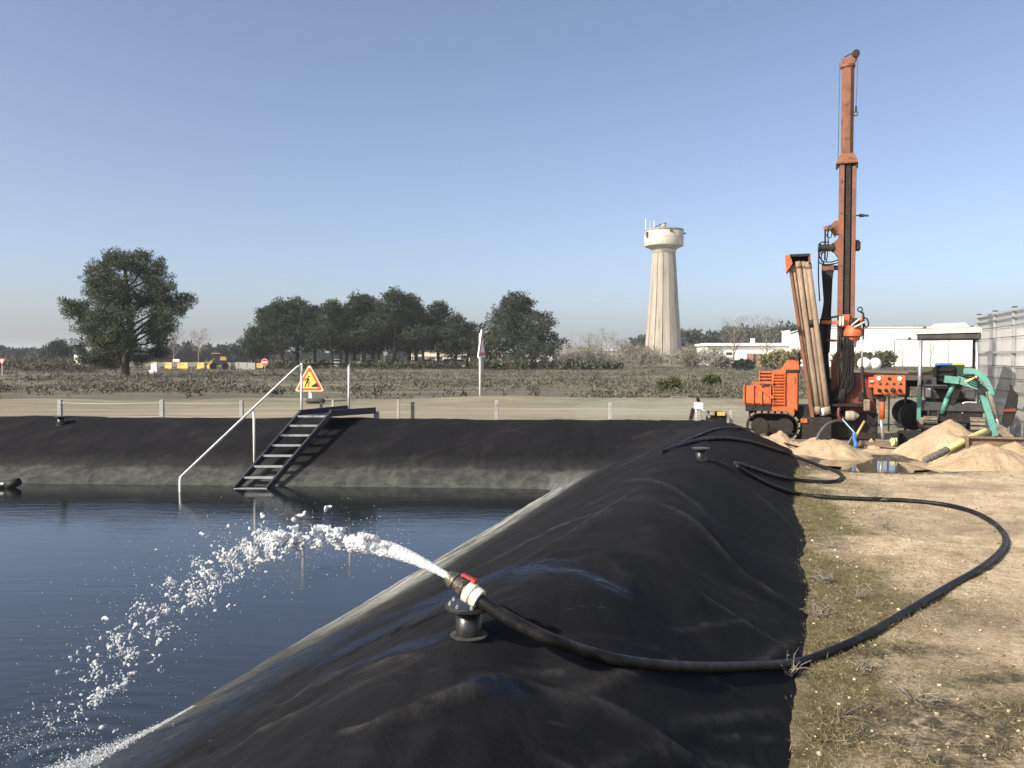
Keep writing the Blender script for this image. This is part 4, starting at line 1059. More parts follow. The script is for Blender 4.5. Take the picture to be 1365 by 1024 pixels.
# signs far away
SIGN_RED = pm('sign_red', (0.58, 0.05, 0.03), (0.5, 0.045, 0.03), 4, 0.45, bump=0)
SIGN_WHITE = pm('sign_white', (0.78, 0.78, 0.76), (0.72, 0.72, 0.70), 4, 0.45, bump=0)
SIGN_GREY = pm('sign_back_grey', (0.36, 0.37, 0.38), (0.30, 0.31, 0.32), 4, 0.5, 0.3, bump=0)
SIGN_BLACK = pm('sign_black', (0.015, 0.014, 0.013), (0.02, 0.02, 0.02), 4, 0.5, bump=0)
RX = Matrix.Rotation(math.pi / 2, 3, 'X')
o = empty('round_sign', place(353, 100), 0, 'round red no entry sign beside the left grove trees', 'sign')
zc = CAM.z + (476 - 482) * 100 / F
MB().tube([(0, 0.05, -0.1), (0, 0.05, zc)], 0.04, 8).build('post', STEEL, o)
MB().lathe([(0.44, -0.02), (0.44, 0.02)], 28, (0, 0, zc), RX).build('face_rim', SIGN_WHITE, o)
MB().lathe([(0.40, -0.01), (0.40, 0.01)], 28, (0, -0.025, zc), RX).build('face', SIGN_RED, o)
MB().box((0, -0.045, zc), (0.58, 0.012, 0.2)).build('white_bar', SIGN_WHITE, o)
o = empty('signpost_cluster', place(105, 97), 0, 'white signpost carrying two square panels and a disc, left of the lone pine', 'sign')
S_ = 97 / F
def sz_(py): return CAM.z + (476 - py) * S_
MB().tube([(0, 0.04, -0.1), (0, 0.04, sz_(473))], 0.05, 8).build('post', WHITE_PIPE, o)
MB().box((-3.2 * S_, 0, sz_(477.5)), (5.6 * S_, 0.03, 8 * S_)).build('panel', SIGN_WHITE, o)
p_ = MB().box((4.2 * S_, 0, sz_(477.5)), (4.6 * S_, 0.03, 7.6 * S_)).build('panel', SIGN_WHITE, o)
MB().box((4.2 * S_, -0.022, sz_(479)), (2.2 * S_, 0.012, 1.8 * S_)).build('dark_symbol', SIGN_BLACK, p_)
MB().box((4.2 * S_, -0.022, sz_(475.2)), (3.8 * S_, 0.012, 0.7 * S_)).build('dark_line', SIGN_BLACK, p_)
MB().lathe([(3.7 * S_, -0.02), (3.7 * S_, 0.02)], 24, (0.2 * S_, -0.05, sz_(484)), RX).build('disc', SIGN_WHITE, o)
o = empty('notice_board', place(235, 118), 0, 'white notice board on two posts beyond the lone pine', 'sign')
S_ = 118 / F
MB().box((0, 0, CAM.z + (476 - 480.5) * S_), (9 * S_, 0.05, 3.4 * S_)).build('panel', SIGN_WHITE, o)
for sx in (-3.4, 3.4): MB().tube([(sx * S_, 0.05, -0.1), (sx * S_, 0.05, CAM.z + (476 - 480) * S_)], 0.045, 8).build('post', STEEL, o)
o = empty('striped_sign', place(2, 76), 0, 'red and white triangular sign back at the left edge of the heath', 'sign')
S_ = 76 / F
MB().tube([(0.5 * S_, 0.05, -0.1), (0.5 * S_, 0.05, CAM.z + (476 - 482) * S_)], 0.035, 8).build('post', WHITE_PIPE, o)
zc = CAM.z + (476 - 483) * S_
MB().prism([Vector((-4 * S_, 0, zc + 4.5 * S_)), Vector((6 * S_, 0, zc + 4.5 * S_)), Vector((1 * S_, 0, zc - 5 * S_))], (0, -0.02, 0), (0, 0.02, 0)).build('face', SIGN_RED, o)
MB().prism([Vector((-2 * S_, 0, zc + 3.0 * S_)), Vector((4 * S_, 0, zc + 3.0 * S_)), Vector((1 * S_, 0, zc - 2.6 * S_))], (0, -0.035, 0), (0, -0.021, 0)).build('face_centre', SIGN_WHITE, o)
# triangular sign seen edge-on
DS_ = 32.5; S_ = DS_ / F
o = empty('triangle_sign', place(642, DS_), R(79), 'tall white signpost with a triangular sign seen almost edge-on', 'sign')
o.location.z = GZ(o.location.x, DS_)
zt_, zb_ = CAM.z + (476 - 447) * S_, CAM.z + (476 - 484) * S_
MB().tube([(0, 0.06, -0.3), (0, 0.06, zt_ - 0.15)], 0.045, 10).build('post', WHITE_PIPE, o, True)
hw = (zt_ - zb_) / 1.732
MB().prism([Vector((-hw, 0, zb_)), Vector((hw, 0, zb_)), Vector((0, 0, zt_))], (0, -0.02, 0), (0, 0.03, 0)).build('face_rim', SIGN_WHITE, o)
MB().prism([Vector((-hw * .88, 0, zb_ + 0.06)), Vector((hw * .88, 0, zb_ + 0.06)), Vector((0, 0, zt_ - 0.11))], (0, -0.026, 0), (0, -0.021, 0)).build('face', SIGN_RED, o)
MB().prism([Vector((-hw * .55, 0, zb_ + 0.2)), Vector((hw * .55, 0, zb_ + 0.2)), Vector((0, 0, zt_ - 0.34))], (0, -0.032, 0), (0, -0.027, 0)).build('face_centre', SIGN_WHITE, o)
MB().box((0, 0.03, zb_ - 0.05), (0.42, 0.14, 0.07)).build('clamp', SIGN_GREY, o)
MB().box((0, 0.0, zb_ - 0.30), (0.44, 0.05, 0.40)).build('plate', SIGN_GREY, o)
# roadworks sign
DR = 31.0; S_ = DR / F
o = empty('roadworks_sign', place(412.5, DR), R(-2), 'yellow triangular roadworks sign with red rim and a digging figure', 'sign')
SIGN_YELLOW = pm('sign_yellow', (0.95, 0.62, 0.13), (0.88, 0.56, 0.11), 3, 0.45, bump=0)
SIGN_ORANGE = pm('sign_orange_red', (0.80, 0.10, 0.015), (0.72, 0.085, 0.013), 3, 0.45, bump=0)
SIGN_RIM = pm('sign_pale_rim', (0.95, 0.66, 0.48), (0.9, 0.6, 0.42), 3, 0.45, bump=0)
za, zbm = CAM.z + (476 - 486.5) * S_, CAM.z + (476 - 523) * S_
def tri(ins):
    a, b, hw = za - ins * 2, zbm + ins, 20.2 * S_ - ins * 1.73
    pts = []; r = 0.055
    cs = [(-hw, b), (hw, b), (0, a)]
    cx, cz = 0, b + (a - b) / 3
    for k, (x_, z_) in enumerate(cs):
        ux, uz = cx - x_, cz - z_; l = math.hypot(ux, uz); x2, z2 = x_ + ux / l * r * 2, z_ + uz / l * r * 2
        base_a = math.atan2(-uz, -ux)
        for t in (-60, -30, 0, 30, 60): pts.append(Vector((x2 + math.cos(base_a + R(t)) * r, 0, z2 + math.sin(base_a + R(t)) * r)))
    return pts
MB().prism(tri(0), (0, -0.015, 0), (0, 0.015, 0)).build('rim', SIGN_RIM, o)
MB().prism(tri(0.04), (0, -0.021, 0), (0, -0.016, 0)).build('border', SIGN_ORANGE, o)
MB().prism(tri(0.115), (0, -0.027, 0), (0, -0.022, 0)).build('face', SIGN_YELLOW, o)
MB().tube([(0, 0.05, -0.3), (0, 0.05, za - 0.4)], 0.05, 8).build('post', WHITE_PIPE, o)
MB().box((0.02, 0.05, 0.0 + 0.14), (0.12, 0.1, 0.45)).build('post_sleeve', WHITE_PIPE, o)
def sg(ix, iz):   # sign-crop pixels -> sign metres (12.8 crop px to a photo px)
    return Vector(((ix - 415) / 12.8 * S_, 0, CAM.z + (476 - (480 + iz / 12.8)) * S_))
fig = MB()
def poly(pts): fig.prism([sg(*p) for p in pts], (0, -0.033, 0), (0, -0.028, 0))
fig.prism([sg(408 + 16 * math.cos(a), 294 + 16 * math.sin(a)) for a in [k * math.pi / 5 for k in range(10)]], (0, -0.033, 0), (0, -0.028, 0))
poly([(395, 315), (412, 320), (410, 350), (385, 395), (362, 392), (372, 350), (368, 325)])      # torso
poly([(375, 318), (368, 338), (345, 352), (345, 380), (335, 380), (332, 345), (350, 325)])       # arm
poly([(362, 388), (384, 392), (365, 430), (345, 475), (328, 475), (345, 430)])                   # rear leg
poly([(372, 385), (390, 385), (408, 425), (410, 475), (395, 475), (394, 430)])                   # front leg
poly([(405, 345), (412, 350), (425, 405), (415, 405)])                                           # front arm
poly([(352, 365), (358, 362), (440, 425), (435, 430)])                                           # shovel
poly([(445, 475), (470, 440), (490, 430), (515, 412), (540, 405), (560, 440), (572, 475)])       # heap
fig.build('worker_symbol', SIGN_BLACK, o)
o = MB().box((0, 0, 0.10), (0.75, 0.32, 0.2), bev=0.09).build('sandbag', pm('dark_sandbag', (0.06, 0.06, 0.05), (0.035, 0.035, 0.03), 9, 0.9), smooth=True)
o.location = place(420, 30.6); tag(o, 'dark sandbag at the foot of the roadworks sign', 'sandbag')

# ================================================================== FENCES
# wooden/concrete posts with wires behind the far bank
wf = empty('wire_fence', (0, 17.3, 0), 0, 'low wire fence of thin grey posts along the far bank', 'fence')
posts = [(80, 533, 17.2, 5), (216, 533, 17.2, 5), (322, 533.5, 17.2, 4.5), (428, 533, 17.6, 3.4), (444, 533.5, 19.0, 3.0), (531, 533, 17.8, 3.6), (550, 536, 16.9, 4.5), (662, 534, 17.0, 5), (814, 537, 16.8, 5), (931, 536, 16.6, 7)]
tops = []
for (px, py, d, w) in posts:
    p = At(px, py, d); ww = w * d / F
    q = MB().box((p.x, d - 17.3, p.z / 2 - 0.1), (ww, ww, p.z + 0.2), bev=0.006).build('post', CONCRETE if px not in (550, 428) else DARK_STEEL, wf)
    if px not in (444, 428): tops.append(Vector((p.x, d - 17.3, p.z)))
for dz in (-0.06, -0.34):
    pts = []
    for a, b in zip(tops[:-1], tops[1:]):
        for k in range(6): t = k / 6; pts.append(a.lerp(b, t) + Vector((0, -0.05, dz - 0.02 * math.sin(math.pi * t))))
    pts.append(tops[-1] + Vector((0, -0.05, dz)))
    MB().tube(pts, 0.0028, 5).build('wire', STEEL, wf)
# plastic netting left of the rig
nf = empty('netting_fence', (0, 0, 0), 0, 'sagging grey-green plastic netting left of the drill rig', 'fence')
npx = [(768, 541), (800, 535), (830, 531), (868, 537), (900, 529), (935, 533), (968, 537), (1000, 545), (1022, 552)]
topl = spline([At(a, b, 17.4 + 0.0032 * (a - 768)) for a, b in npx], 8)
mb = MB()
for k in range(len(topl) - 1):
    a, b = topl[k], topl[k + 1]
    for j in range(3):
        t = j / 3; p = a.lerp(b, t); mb.bar((p.x, p.y, 0.0), (p.x, p.y, p.z), 0.005, 0.003, (0, 1, 0))
    for j in range(11):
        mb.bar((a.x, a.y, a.z * j / 11), (b.x, b.y, b.z * j / 11), 0.003, 0.005)
ob = mb.build('mesh', pm('netting_plastic', (0.34, 0.36, 0.31), (0.27, 0.29, 0.25), 3, 0.6, bump=0), nf, fix=False); ob['kind'] = 'stuff'
MB().tube(topl, 0.006, 6).build('top_cord', pm('pale_cord', (0.36, 0.37, 0.34), (0.3, 0.31, 0.28), 3, 0.7, bump=0), nf)
# tall mesh fence on the right
mf_ = empty('mesh_fence', (0, 0, 0), 0, 'tall grey mesh fence with steel posts along the right edge', 'fence')
def fpt(y, z): return Vector((5.16 + 0.325 * y, y, z))
FH = 2.78
FGREY = pm('fence_grey', (0.42, 0.43, 0.43), (0.34, 0.35, 0.35), 5, 0.5, 0.2)
FMESH = pm('fence_mesh_grey', (0.30, 0.305, 0.31), (0.25, 0.255, 0.26), 5, 0.55, 0.1, bump=0)
fy = [21.5, 19.9, 18.25, 16.6, 15.0, 13.4, 11.8]
tdir = Vector((0.325, 1, 0)).normalized(); ndir = Vector((tdir.y, -tdir.x, 0))
for y in fy:
    q = MB().bar(fpt(y, -0.2), fpt(y, FH + 0.06), 0.075, 0.075, ndir).build('post', FGREY, mf_)
    MB().box(fpt(y, FH + 0.075), (0.085, 0.085, 0.025)).build('cap', DARK_STEEL, q)
for y0, y1 in zip(fy[1:], fy[:-1]):
    for z in (FH, FH - 0.14, 1.86, 0.68, 0.05):
        MB().bar(fpt(y0, z) - ndir * 0.05, fpt(y1, z) - ndir * 0.05, 0.03, 0.045 if z in (FH, 1.86, 0.68) else 0.03).build('rail', FGREY, mf_)
    for z in (2.45, 2.2, 1.55, 1.27, 0.98, 0.4):
        MB().tube([fpt(y0, z) - ndir * 0.045, fpt(y1, z) - ndir * 0.045], 0.008, 5).build('wire', DARK_STEEL, mf_)
    mb = MB()
    npan = 42
    for k in range(npan):
        y = y0 + (y1 - y0) * (k + 0.5) / npan
        mb.bar(fpt(y, 0.03), fpt(y, FH - 0.02), 0.004, 0.006, ndir)
    q = mb.build('mesh_panel', FMESH, mf_, fix=False)

# ================================================================== STAIRS INTO THE BASIN
DSX = 14.2
stairs = empty('basin_stairs', (At(360, 600, DSX).x, DSX, 0), 0, 'metal stairs with grey treads descending into the basin', 'stairs')
org = Vector(stairs.location)
# stringer ends: left foot, right foot, left head, right head
lf, rf = At(312, 653, 12.95), At(356, 653, 12.95)
lh, rh = At(399, 553, 14.75), At(440, 553, 14.75)
DKST = pm('dark_painted_steel', (0.028, 0.030, 0.036), (0.045, 0.046, 0.05), 6, 0.42, 0.2)
for a, b in ((lf, lh), (rf, rh)):
    MB().bar(a - org, b - org, 0.04, 0.10).build('stringer', DKST, stairs)
for k in range(8):
    t = (k + 0.08) / 7.25
    a = lf.lerp(lh, t) - org; b = rf.lerp(rh, t) - org
    q = MB().bar(a, b, 0.10, 0.022).build('tread', pm('grating_steel', (0.30, 0.31, 0.31), (0.22, 0.225, 0.225), 20, 0.6, 0.3), stairs)
    MB().bar(a + Vector((0, -0.056, 0.003)), b + Vector((0, -0.056, 0.003)), 0.010, 0.034).build('nosing', STEEL, q)
# landing on the crest
lh2, rh2 = At(464, 546, 15.75), At(500, 549, 15.75)
for a, b in ((lh + Vector((0, 0, .03)), lh2 + Vector((0, 0, 0.03))), (rh + Vector((0, 0, .03)), rh2 + Vector((0, 0, .03)))):
    MB().bar(a - org, b - org, 0.045, 0.11).build('landing_beam', DKST, stairs)
poly_ = [lh, rh, rh2, lh2]
MB().prism([p - org + Vector((0, 0, -0.015)) for p in poly_], (0, 0, -0.02), (0, 0, 0.02)).build('landing_plate', DKST, stairs)
MB().box((rh2 + Vector((0.02, 0.05, -0.12))) - org, (0.09, 0.09, 0.25)).build('landing_foot', CONCRETE, stairs)
# handrail
rail = empty('handrail', (At(240, 668, 12.6).x, 12.6, 0), 0, 'white pipe handrail rising from the water to the stair landing', 'handrail')
ro = Vector(rail.location)
h0 = At(240, 690, 12.6); h1 = At(240, 640, 12.6); h2 = At(243, 634, 12.65); h3 = At(395, 490, 14.75); h4 = At(402, 486.5, 14.8)
MB().tube([p - ro for p in [h0, h1, At(240.6, 636.5, 12.62), h2] + [h2.lerp(h3, k / 6) for k in range(1, 7)] + [h4]], 0.019, 10).build('rail', WHITE_PIPE, rail, True)
h5 = At(465, 485.5, 15.7)
MB().tube([p - ro for p in (h4, h4.lerp(h5, 0.5) + Vector((0, 0, 0.012)), h5)], 0.017, 10).build('top_bar', DARK_STEEL, rail, True)
MB().tube([At(402, 484, 14.8) - ro, At(402, 555, 14.8) - ro], 0.022, 10).build('post', WHITE_PIPE, rail, True)
MB().tube([h5 + Vector((0, 0, 0.01)) - ro, At(465, 546, 15.7) - ro], 0.02, 10).build('post', WHITE_PIPE, rail, True)
t_ = (333 - 243) / (395 - 243); pm_ = h2.lerp(h3, t_)
pm2 = Vector((pm_.x, pm_.y, LZ(pm_.x, pm_.y) - 0.1)); bot = At(331, 632, pm_.y)
MB().tube([pm_ - ro, Vector((pm_.x, pm_.y, min(bot.z, pm2.z))) - ro], 0.02, 10).build('post', WHITE_PIPE, rail, True)
# floating black pipe end at the left
fl = empty('floating_pipe', At(0, 640, 13.0), 0, 'black pipe end floating at the left edge of the basin', 'pipe')
S_ = 13 / F
MB().tube([(-60 * S_, 0, 0.02), (-10 * S_, 0, 0.025), (8 * S_, 0, 0.03)], 0.055, 12).build('pipe', PVC_BLACK, fl, True)
MB().tube([(8 * S_, 0, 0.03), (14 * S_, 0, 0.06), (26 * S_, 0, 0.11)], [0.055, 0.075, 0.06], 12).build('end_piece', RUBBER, fl, True)
MB().tube([(-60 * S_, -0.04, 0.07), (7 * S_, -0.04, 0.08)], 0.018, 8).build('white_strip', WHITE_PIPE, fl)
fl.location.z = WATER_Z - 0.01

# ================================================================== PIPE STUBS ON THE CREST
def stub(px, py, d, label, scale=1.0, bolts=True, rz=0.0):
    p = At(px, py, d); z = LZ(p.x, p.y)
    o = empty('vent_pipe', (p.x, p.y, z - 0.005), rz, label, 'pipe', 'flanged pipe stubs on the basin crest')
    MB().lathe([(0.068, -0.06), (0.064, 0.004), (0.074, 0.006), (0.076, 0.010), (0.056, 0.013)], 28).build('collar', pm('grey_silicone_collar', (0.012, 0.012, 0.012), (0.045, 0.043, 0.04), 14, 0.8), o)
    MB().lathe([(0.0525, -0.06), (0.0525, 0.118)], 32).build('pipe', PVC_BLACK, o, True)
    fl_ = MB().lathe([(0.054, 0.118), (0.094, 0.118), (0.096, 0.121), (0.096, 0.132), (0.093, 0.135), (0.03, 0.136)], 36).build('flange', PVC_BLACK, o, False)
    if bolts:
        for k in range(8):
            a = k * math.pi / 4 + 0.2
            MB().lathe([(0.0075, 0.135), (0.0075, 0.144), (0.004, 0.144), (0.004, 0.150)], 6, (math.cos(a) * 0.076, math.sin(a) * 0.076, 0)).build('bolt', STEEL, fl_)
    o.scale = (scale,) * 3
    return o
st1 = stub(625, 857, 3.29, 'black flanged pipe stub under the water nozzle', 1.0)
st2 = stub(934, 613, 9.2, 'black flanged pipe stub halfway along the right bank', 1.05, False)
st3 = stub(81, 556, 15.35, 'black flanged pipe stub on the far bank at the left', 1.15, False)

# ================================================================== HOSE AND NOZZLE
hr = 0.0265
def on(px, py, guess_z, lift=hr):
    """put a hose point on whichever surface the sight line meets"""
    r_ = ray(px, py); y = np.linspace(2.6, 19.5, 1400)
    P = np.array(CAM)[None] + np.array(r_)[None] * (y / r_.y)[:, None]
    h = surf_arr(P[:, 0], P[:, 1]) + lift
    i = int(np.argmax(h >= P[:, 2]))
    return Vector((P[i, 0], P[i, 1], h[i]))
s1p = Vector(st1.location)
joint = At(632, 794, 3.25)                        # hose enters the white coupling here
axis = (At(594, 766, 3.31) - joint).normalized()
noz = joint + axis * 0.137                        # mouth of the nozzle
def over(px, py, d, lift):
    p = At(px, py, d); p.z = max(p.z, SURF(p.x, p.y) + lift); return p
pts = [joint - axis * 0.0, joint - axis * 0.05, over(669, 820, 3.21, 0.034), over(704, 839, 3.19, 0.031), over(742, 856, 3.19, 0.031), on(788, 873, .5), on(825, 881, .5), on(885, 890, .4), on(950, 891, .3), on(1010, 888, .2), on(1062, 884, 0.05), on(1100, 872, 0), on(1150, 850, 0), on(1205, 818, 0), on(1260, 785, 0), on(1308, 757, 0), on(1334, 735, 0), on(1340, 718, 0), on(1328, 700, 0), on(1300, 684, 0), on(1260, 673, 0), on(1200, 667, 0), on(1140, 665, 0), on(1090, 662, 0), on(1065, 659, .1), on(1030, 648, .3), on(1000, 633, .5), on(983, 622, .55), on(980, 618, .55),
        on(990, 620, .5), on(1020, 630, .4), on(1050, 638, .2), on(1085, 642, 0), on(1112, 642, 0), on(1122, 636, 0), on(1115, 629, 0), on(1085, 618, 0.1), on(1045, 603, .35), on(1005, 590, .5), on(965, 584, .6), on(925, 588, .6), on(880, 603, .5)]
hose = empty('water_hose', (joint.x, joint.y, 0), 0, 'long black hose looping from the nozzle across the sand and back over the bank', 'hose')
hp = [p - Vector(hose.location) for p in spline(pts, 7)]
hp = [hp[0]] + [hp[i] * 0.5 + hp[i - 1] * 0.25 + hp[i + 1] * 0.25 for i in range(1, len(hp) - 1)] + [hp[-1]]
MB().tube(hp, hr, 14).build('tube', HOSE, hose, True)
nz = empty('nozzle', joint, 0, 'valve nozzle with white coupling and red lever spraying water over the basin', 'nozzle')
q = axis.to_track_quat('Z', 'Y').to_matrix()
def lz(prof, n=24): return MB().lathe(prof, n, (0, 0, 0), q)
lz([(0.033, -0.03), (0.040, -0.028), (0.041, -0.002), (0.036, 0.002), (0.036, 0.006), (0.043, 0.009), (0.044, 0.034), (0.040, 0.037), (0.033, 0.038)]).build('coupling', pm('white_plastic_fitting', (0.74, 0.69, 0.56), (0.62, 0.57, 0.45), 20, 0.5, c3=(0.4, 0.35, 0.26)), nz, False)
lz([(0.030, 0.036), (0.030, 0.050), (0.036, 0.052), (0.038, 0.066), (0.034, 0.070), (0.030, 0.074), (0.031, 0.094), (0.036, 0.097), (0.036, 0.112), (0.031, 0.118), (0.027, 0.135), (0.021, 0.137)]).build('valve_body', pm('dirty_valve_metal', (0.11, 0.10, 0.085), (0.055, 0.05, 0.045), 25, 0.45, 0.5, c3=(0.28, 0.25, 0.2)), nz, False)
up_ = q @ Vector((0, 0, 1)); side = up_.cross(Vector((0, 1, 0.15))).normalized(); side = side if side.z > 0 else -side
lv = MB(); lv.bar(up_ * 0.085 + side * 0.044, up_ * 0.035 + side * 0.052, 0.022, 0.008, side); lv.bar(up_ * 0.035 + side * 0.052, up_ * 0.02 + side * 0.05, 0.026, 0.014, side)
lv.build('lever', RED, nz)
MB().tube([up_ * 0.08 + side * 0.03, up_ * 0.08 + side * 0.046], 0.009, 8).build('valve_stem', DARK_STEEL, nz)

# ================================================================== THE WATER JET
rg = np.random.default_rng(909)
J0 = noz + axis * 0.0
land = U(70, 1012, WATER_Z)
k_ = 2.35; sp = 0.24
def jet(s):
    """centre of the stream; s 0 at the nozzle, 1 where it meets the water"""
    x = J0.x + (land.x - J0.x) * s; y = J0.y + (land.y - J0.y) * s
    z0 = J0.z; a = (WATER_Z - z0)
    b = 0.95          # initial rise
    return np.array([x, y, z0 + b * s + (a - b) * s * s])
sph = []
def blob(c, r, st=(1, 1, 1)): sph.append((c, r, st))
NJ = 260000
sj = rg.random(NJ) ** 0.9 * 0.92
rad_ = np.interp(sj, [0, 0.03, 0.08, 0.19, 0.30, 0.45, 0.62, 0.92], [0.012, 0.018, 0.030, 0.054, 0.074, 0.11, 0.14, 0.18])
off_ = rg.normal(size=(NJ, 3)); off_ /= np.linalg.norm(off_, axis=1, keepdims=True); off_ *= (rg.random((NJ, 1)) ** 0.45) * rad_[:, None]
off_[:, 2] *= 0.85
cen_ = np.array([J0.x, J0.y, J0.z])[None] + np.stack([(land.x - J0.x) * sj, (land.y - J0.y) * sj, 0.95 * sj + (WATER_Z - J0.z - 0.95) * sj * sj], 1)
PJ = cen_ + off_
rn_ = np.linalg.norm(off_, axis=1) / rad_
for i in range(NJ):
    s = sj[i]; p = Vector(PJ[i])
    if s < 0.05:
        if rn_[i] < 0.95 and rg.random() < 0.5: blob(PJ[i], 0.0035 + 0.002 * rg.random())
        continue
    wob_ = mnoise.noise(p * 42.0)
    n1 = mnoise.noise(p * 19.0 + Vector((3.1, 0, 0))) + 0.45 * wob_
    n2 = mnoise.noise(p * 11.0 + Vector((0, 7.7, 0))) + 0.35 * mnoise.noise(p * 55.0)
    k = (s - 0.05) / 0.87
    w = np.interp(k, [0, .06, .15, .24, .38, .65, 1], [.80, .60, .32, .19, .125, .10, .09])
    cut = np.interp(k, [0, .06, .15, .24, .38, .65, 1], [-.70, -.46, -.14, .09, .25, .36, .44]) + 0.22 * max(0, rn_[i] - 0.55)
    if abs(n1) < w and n2 > cut: blob(PJ[i], (0.0022 + 0.0026 * rg.random()) * (1.0 + 0.3 * k))
def strand(s, spread, length, r0, m_):
    p = jet(s) + rg.normal(size=3) * spread * np.array([0.9, 1.0, 0.8])
    t = jet(s + 0.02) - jet(s); t = t / np.linalg.norm(t); d = t + rg.normal(size=3) * 0.7
    r = r0 * (0.6 + 1.0 * rg.random())
    for q_ in range(m_):
        d = 0.55 * d + 0.25 * t + rg.normal(size=3) * 0.55; d = d / np.linalg.norm(d)
        p = p + d * length / m_ * 1.6
        r = np.clip(r * np.exp(rg.normal() * 0.35), r0 * 0.35, r0 * 2.2)
        if rg.random() < 0.85: blob(p, r)
for i in range(90): strand(0.34 + 0.6 * rg.random() ** 1.3, 0.095, 0.040, 0.0040, 9)
core = list(sph); sph = []
S_ = 0.30 + 0.72 * rg.random(300); 
for s in S_:              # separate falling drops
    spread = 0.04 + 0.17 * (s - 0.25); c = jet(min(s, 1.0)) + rg.normal(size=3) * np.array([spread, spread, spread * 0.8]); r = 0.002 + 0.0085 * rg.random() ** 2.6
    blob(c, r)
    if rg.random() < 0.35:
        for q_ in range(rg.integers(1, 4)): blob(c + rg.normal(size=3) * r * 1.2, r * (0.4 + 0.6 * rg.random()))
for i in range(1500):
    s = 0.10 + 0.9 * rg.random(); spread = 0.04 + 0.20 * s
    blob(jet(s) + rg.normal(size=3) * spread * np.array([1, 1, .8]), 0.0008 + 0.0016 * rg.random())
def above(lst):
    P = np.array([b_[0] for b_ in lst]); k = P[:, 2] > floor_arr(P) + 0.004
    return [b_ for b_, q_ in zip(lst, k) if q_]
core = above(core); sph = above(sph)
drops = sph
ico = bmesh.new(); bmesh.ops.create_icosphere(ico, subdivisions=2, radius=1)
iv2 = np.array([v_.co[:] for v_ in ico.verts]); if2 = np.array([[q_.index for q_ in f_.verts] for f_ in ico.faces]); ico.free()
def balls(lst, name, mat, jitter=0.0):
    c = np.array([a[0] for a in lst]); r = np.array([a[1] for a in lst]); n = len(lst)
    wob = 1 + jitter * rg.normal(size=(n, len(iv2), 1))
    sc = 1 + 0.3 * rg.normal(size=(n, 1, 3)) * (jitter > 0)
    V_ = iv2[None] * wob * sc * r[:, None, None] + c[:, None]
    f_ = (if2[None] + (np.arange(n) * len(iv2))[:, None, None]).reshape(-1, 3)
    me = np_mesh(name, V_.reshape(-1, 3), f_); me.polygons.foreach_set('use_smooth', np.ones(len(me.polygons), bool))
    return link(name, me, mat)
m, nt, bs, N, L = new_mat('aerated_water')
bs.inputs['Base Color'].default_value = (0.88, 0.91, 0.93, 1); bs.inputs['Roughness'].default_value = 0.18
bs.inputs['Transmission Weight'].default_value = 0.45; bs.inputs['IOR'].default_value = 1.33
L.new(nramp(nt, nnoise(nt, ncoord(nt), 60, 4), [(0.3, (0.62, 0.66, 0.70)), (0.7, (0.84, 0.86, 0.88))]), bs.inputs['Base Color'])
nbump(nt, bs, nnoise(nt, ncoord(nt), 140, 4), 0.5, 0.004)
FOAM = m
iv2_, if2_ = iv2, if2
iv2, if2 = iv, ifc
oc = balls(core, 'water_jet', FOAM)
iv2, if2 = iv2_, if2_
md = oc.modifiers.new('fuse', 'REMESH'); md.mode = 'VOXEL'; md.voxel_size = 0.0029; md.use_smooth_shade = True
tx = bpy.data.textures.new('jet_noise', 'CLOUDS'); tx.noise_scale = 0.012; tx.noise_depth = 3
m2 = oc.modifiers.new('tear', 'DISPLACE'); m2.texture = tx; m2.strength = 0.003; m2.mid_level = 0.5; m2.texture_coords = 'GLOBAL'
bpy.context.view_layer.update()
ev = oc.evaluated_get(bpy.context.evaluated_depsgraph_get())
jm = bpy.data.meshes.new_from_object(ev); jm.name = 'water_jet'
old = oc.data; oc.modifiers.clear(); oc.data = jm; bpy.data.meshes.remove(old)
jm.polygons.foreach_set('use_smooth', np.ones(len(jm.polygons), bool))
tag(oc, 'white jet of water arching from the nozzle', kind='stuff')
big_d = [b_ for b_ in drops if b_[1] > 0.0026]; small_d = [b_ for b_ in drops if b_[1] <= 0.0026]
od = balls(big_d, 'water_drops', FOAM, 0.10)
iv2, if2 = iv, ifc
om = balls(small_d, 'fine_spray', FOAM, 0.10)
iv2, if2 = iv2_, if2_
tag(om, 'fine spray of tiny droplets around the falling jet', kind='stuff')
tag(od, 'scattered white drops falling from the jet', kind='stuff')
# foam where it strikes: runs along the water's edge
a = np.array(U(255, 950, WATER_Z)); b = np.array(U(60, 1040, WATER_Z))
t = rg.random(6000) ** 0.8
P = a[None] + (b - a)[None] * t[:, None]
off = rg.normal(size=6000) * (0.010 + 0.05 * t)
P[:, 0] += T1[1] * (off + 0.02); P[:, 1] -= T1[0] * off
P[:, 2] = floor_arr(P) + np.abs(rg.normal(size=6000)) * 0.010 * (0.3 + t)
lst = [(p, (0.0012 + 0.0036 * rg.random() ** 2) * (0.5 + 0.7 * q_), None) for p, q_ in zip(P, t)]
a = U(30, 985, WATER_Z)
P = np.stack([a.x + rg.normal(size=900) * 0.22, a.y + rg.normal(size=900) * 0.16, np.full(900, WATER_Z - 0.001)], 1)
P = P[s_bank(P[:, 0], P[:, 1]) < 0]
lst += [(p, 0.0015 + 0.004 * rg.random() ** 4, None) for p in P]
iv2, if2 = iv, ifc
of = balls(lst, 'foam', FOAM, 0.12)
iv2, if2 = iv2_, if2_
tag(of, 'white foam churned up along the edge of the basin', kind='stuff')

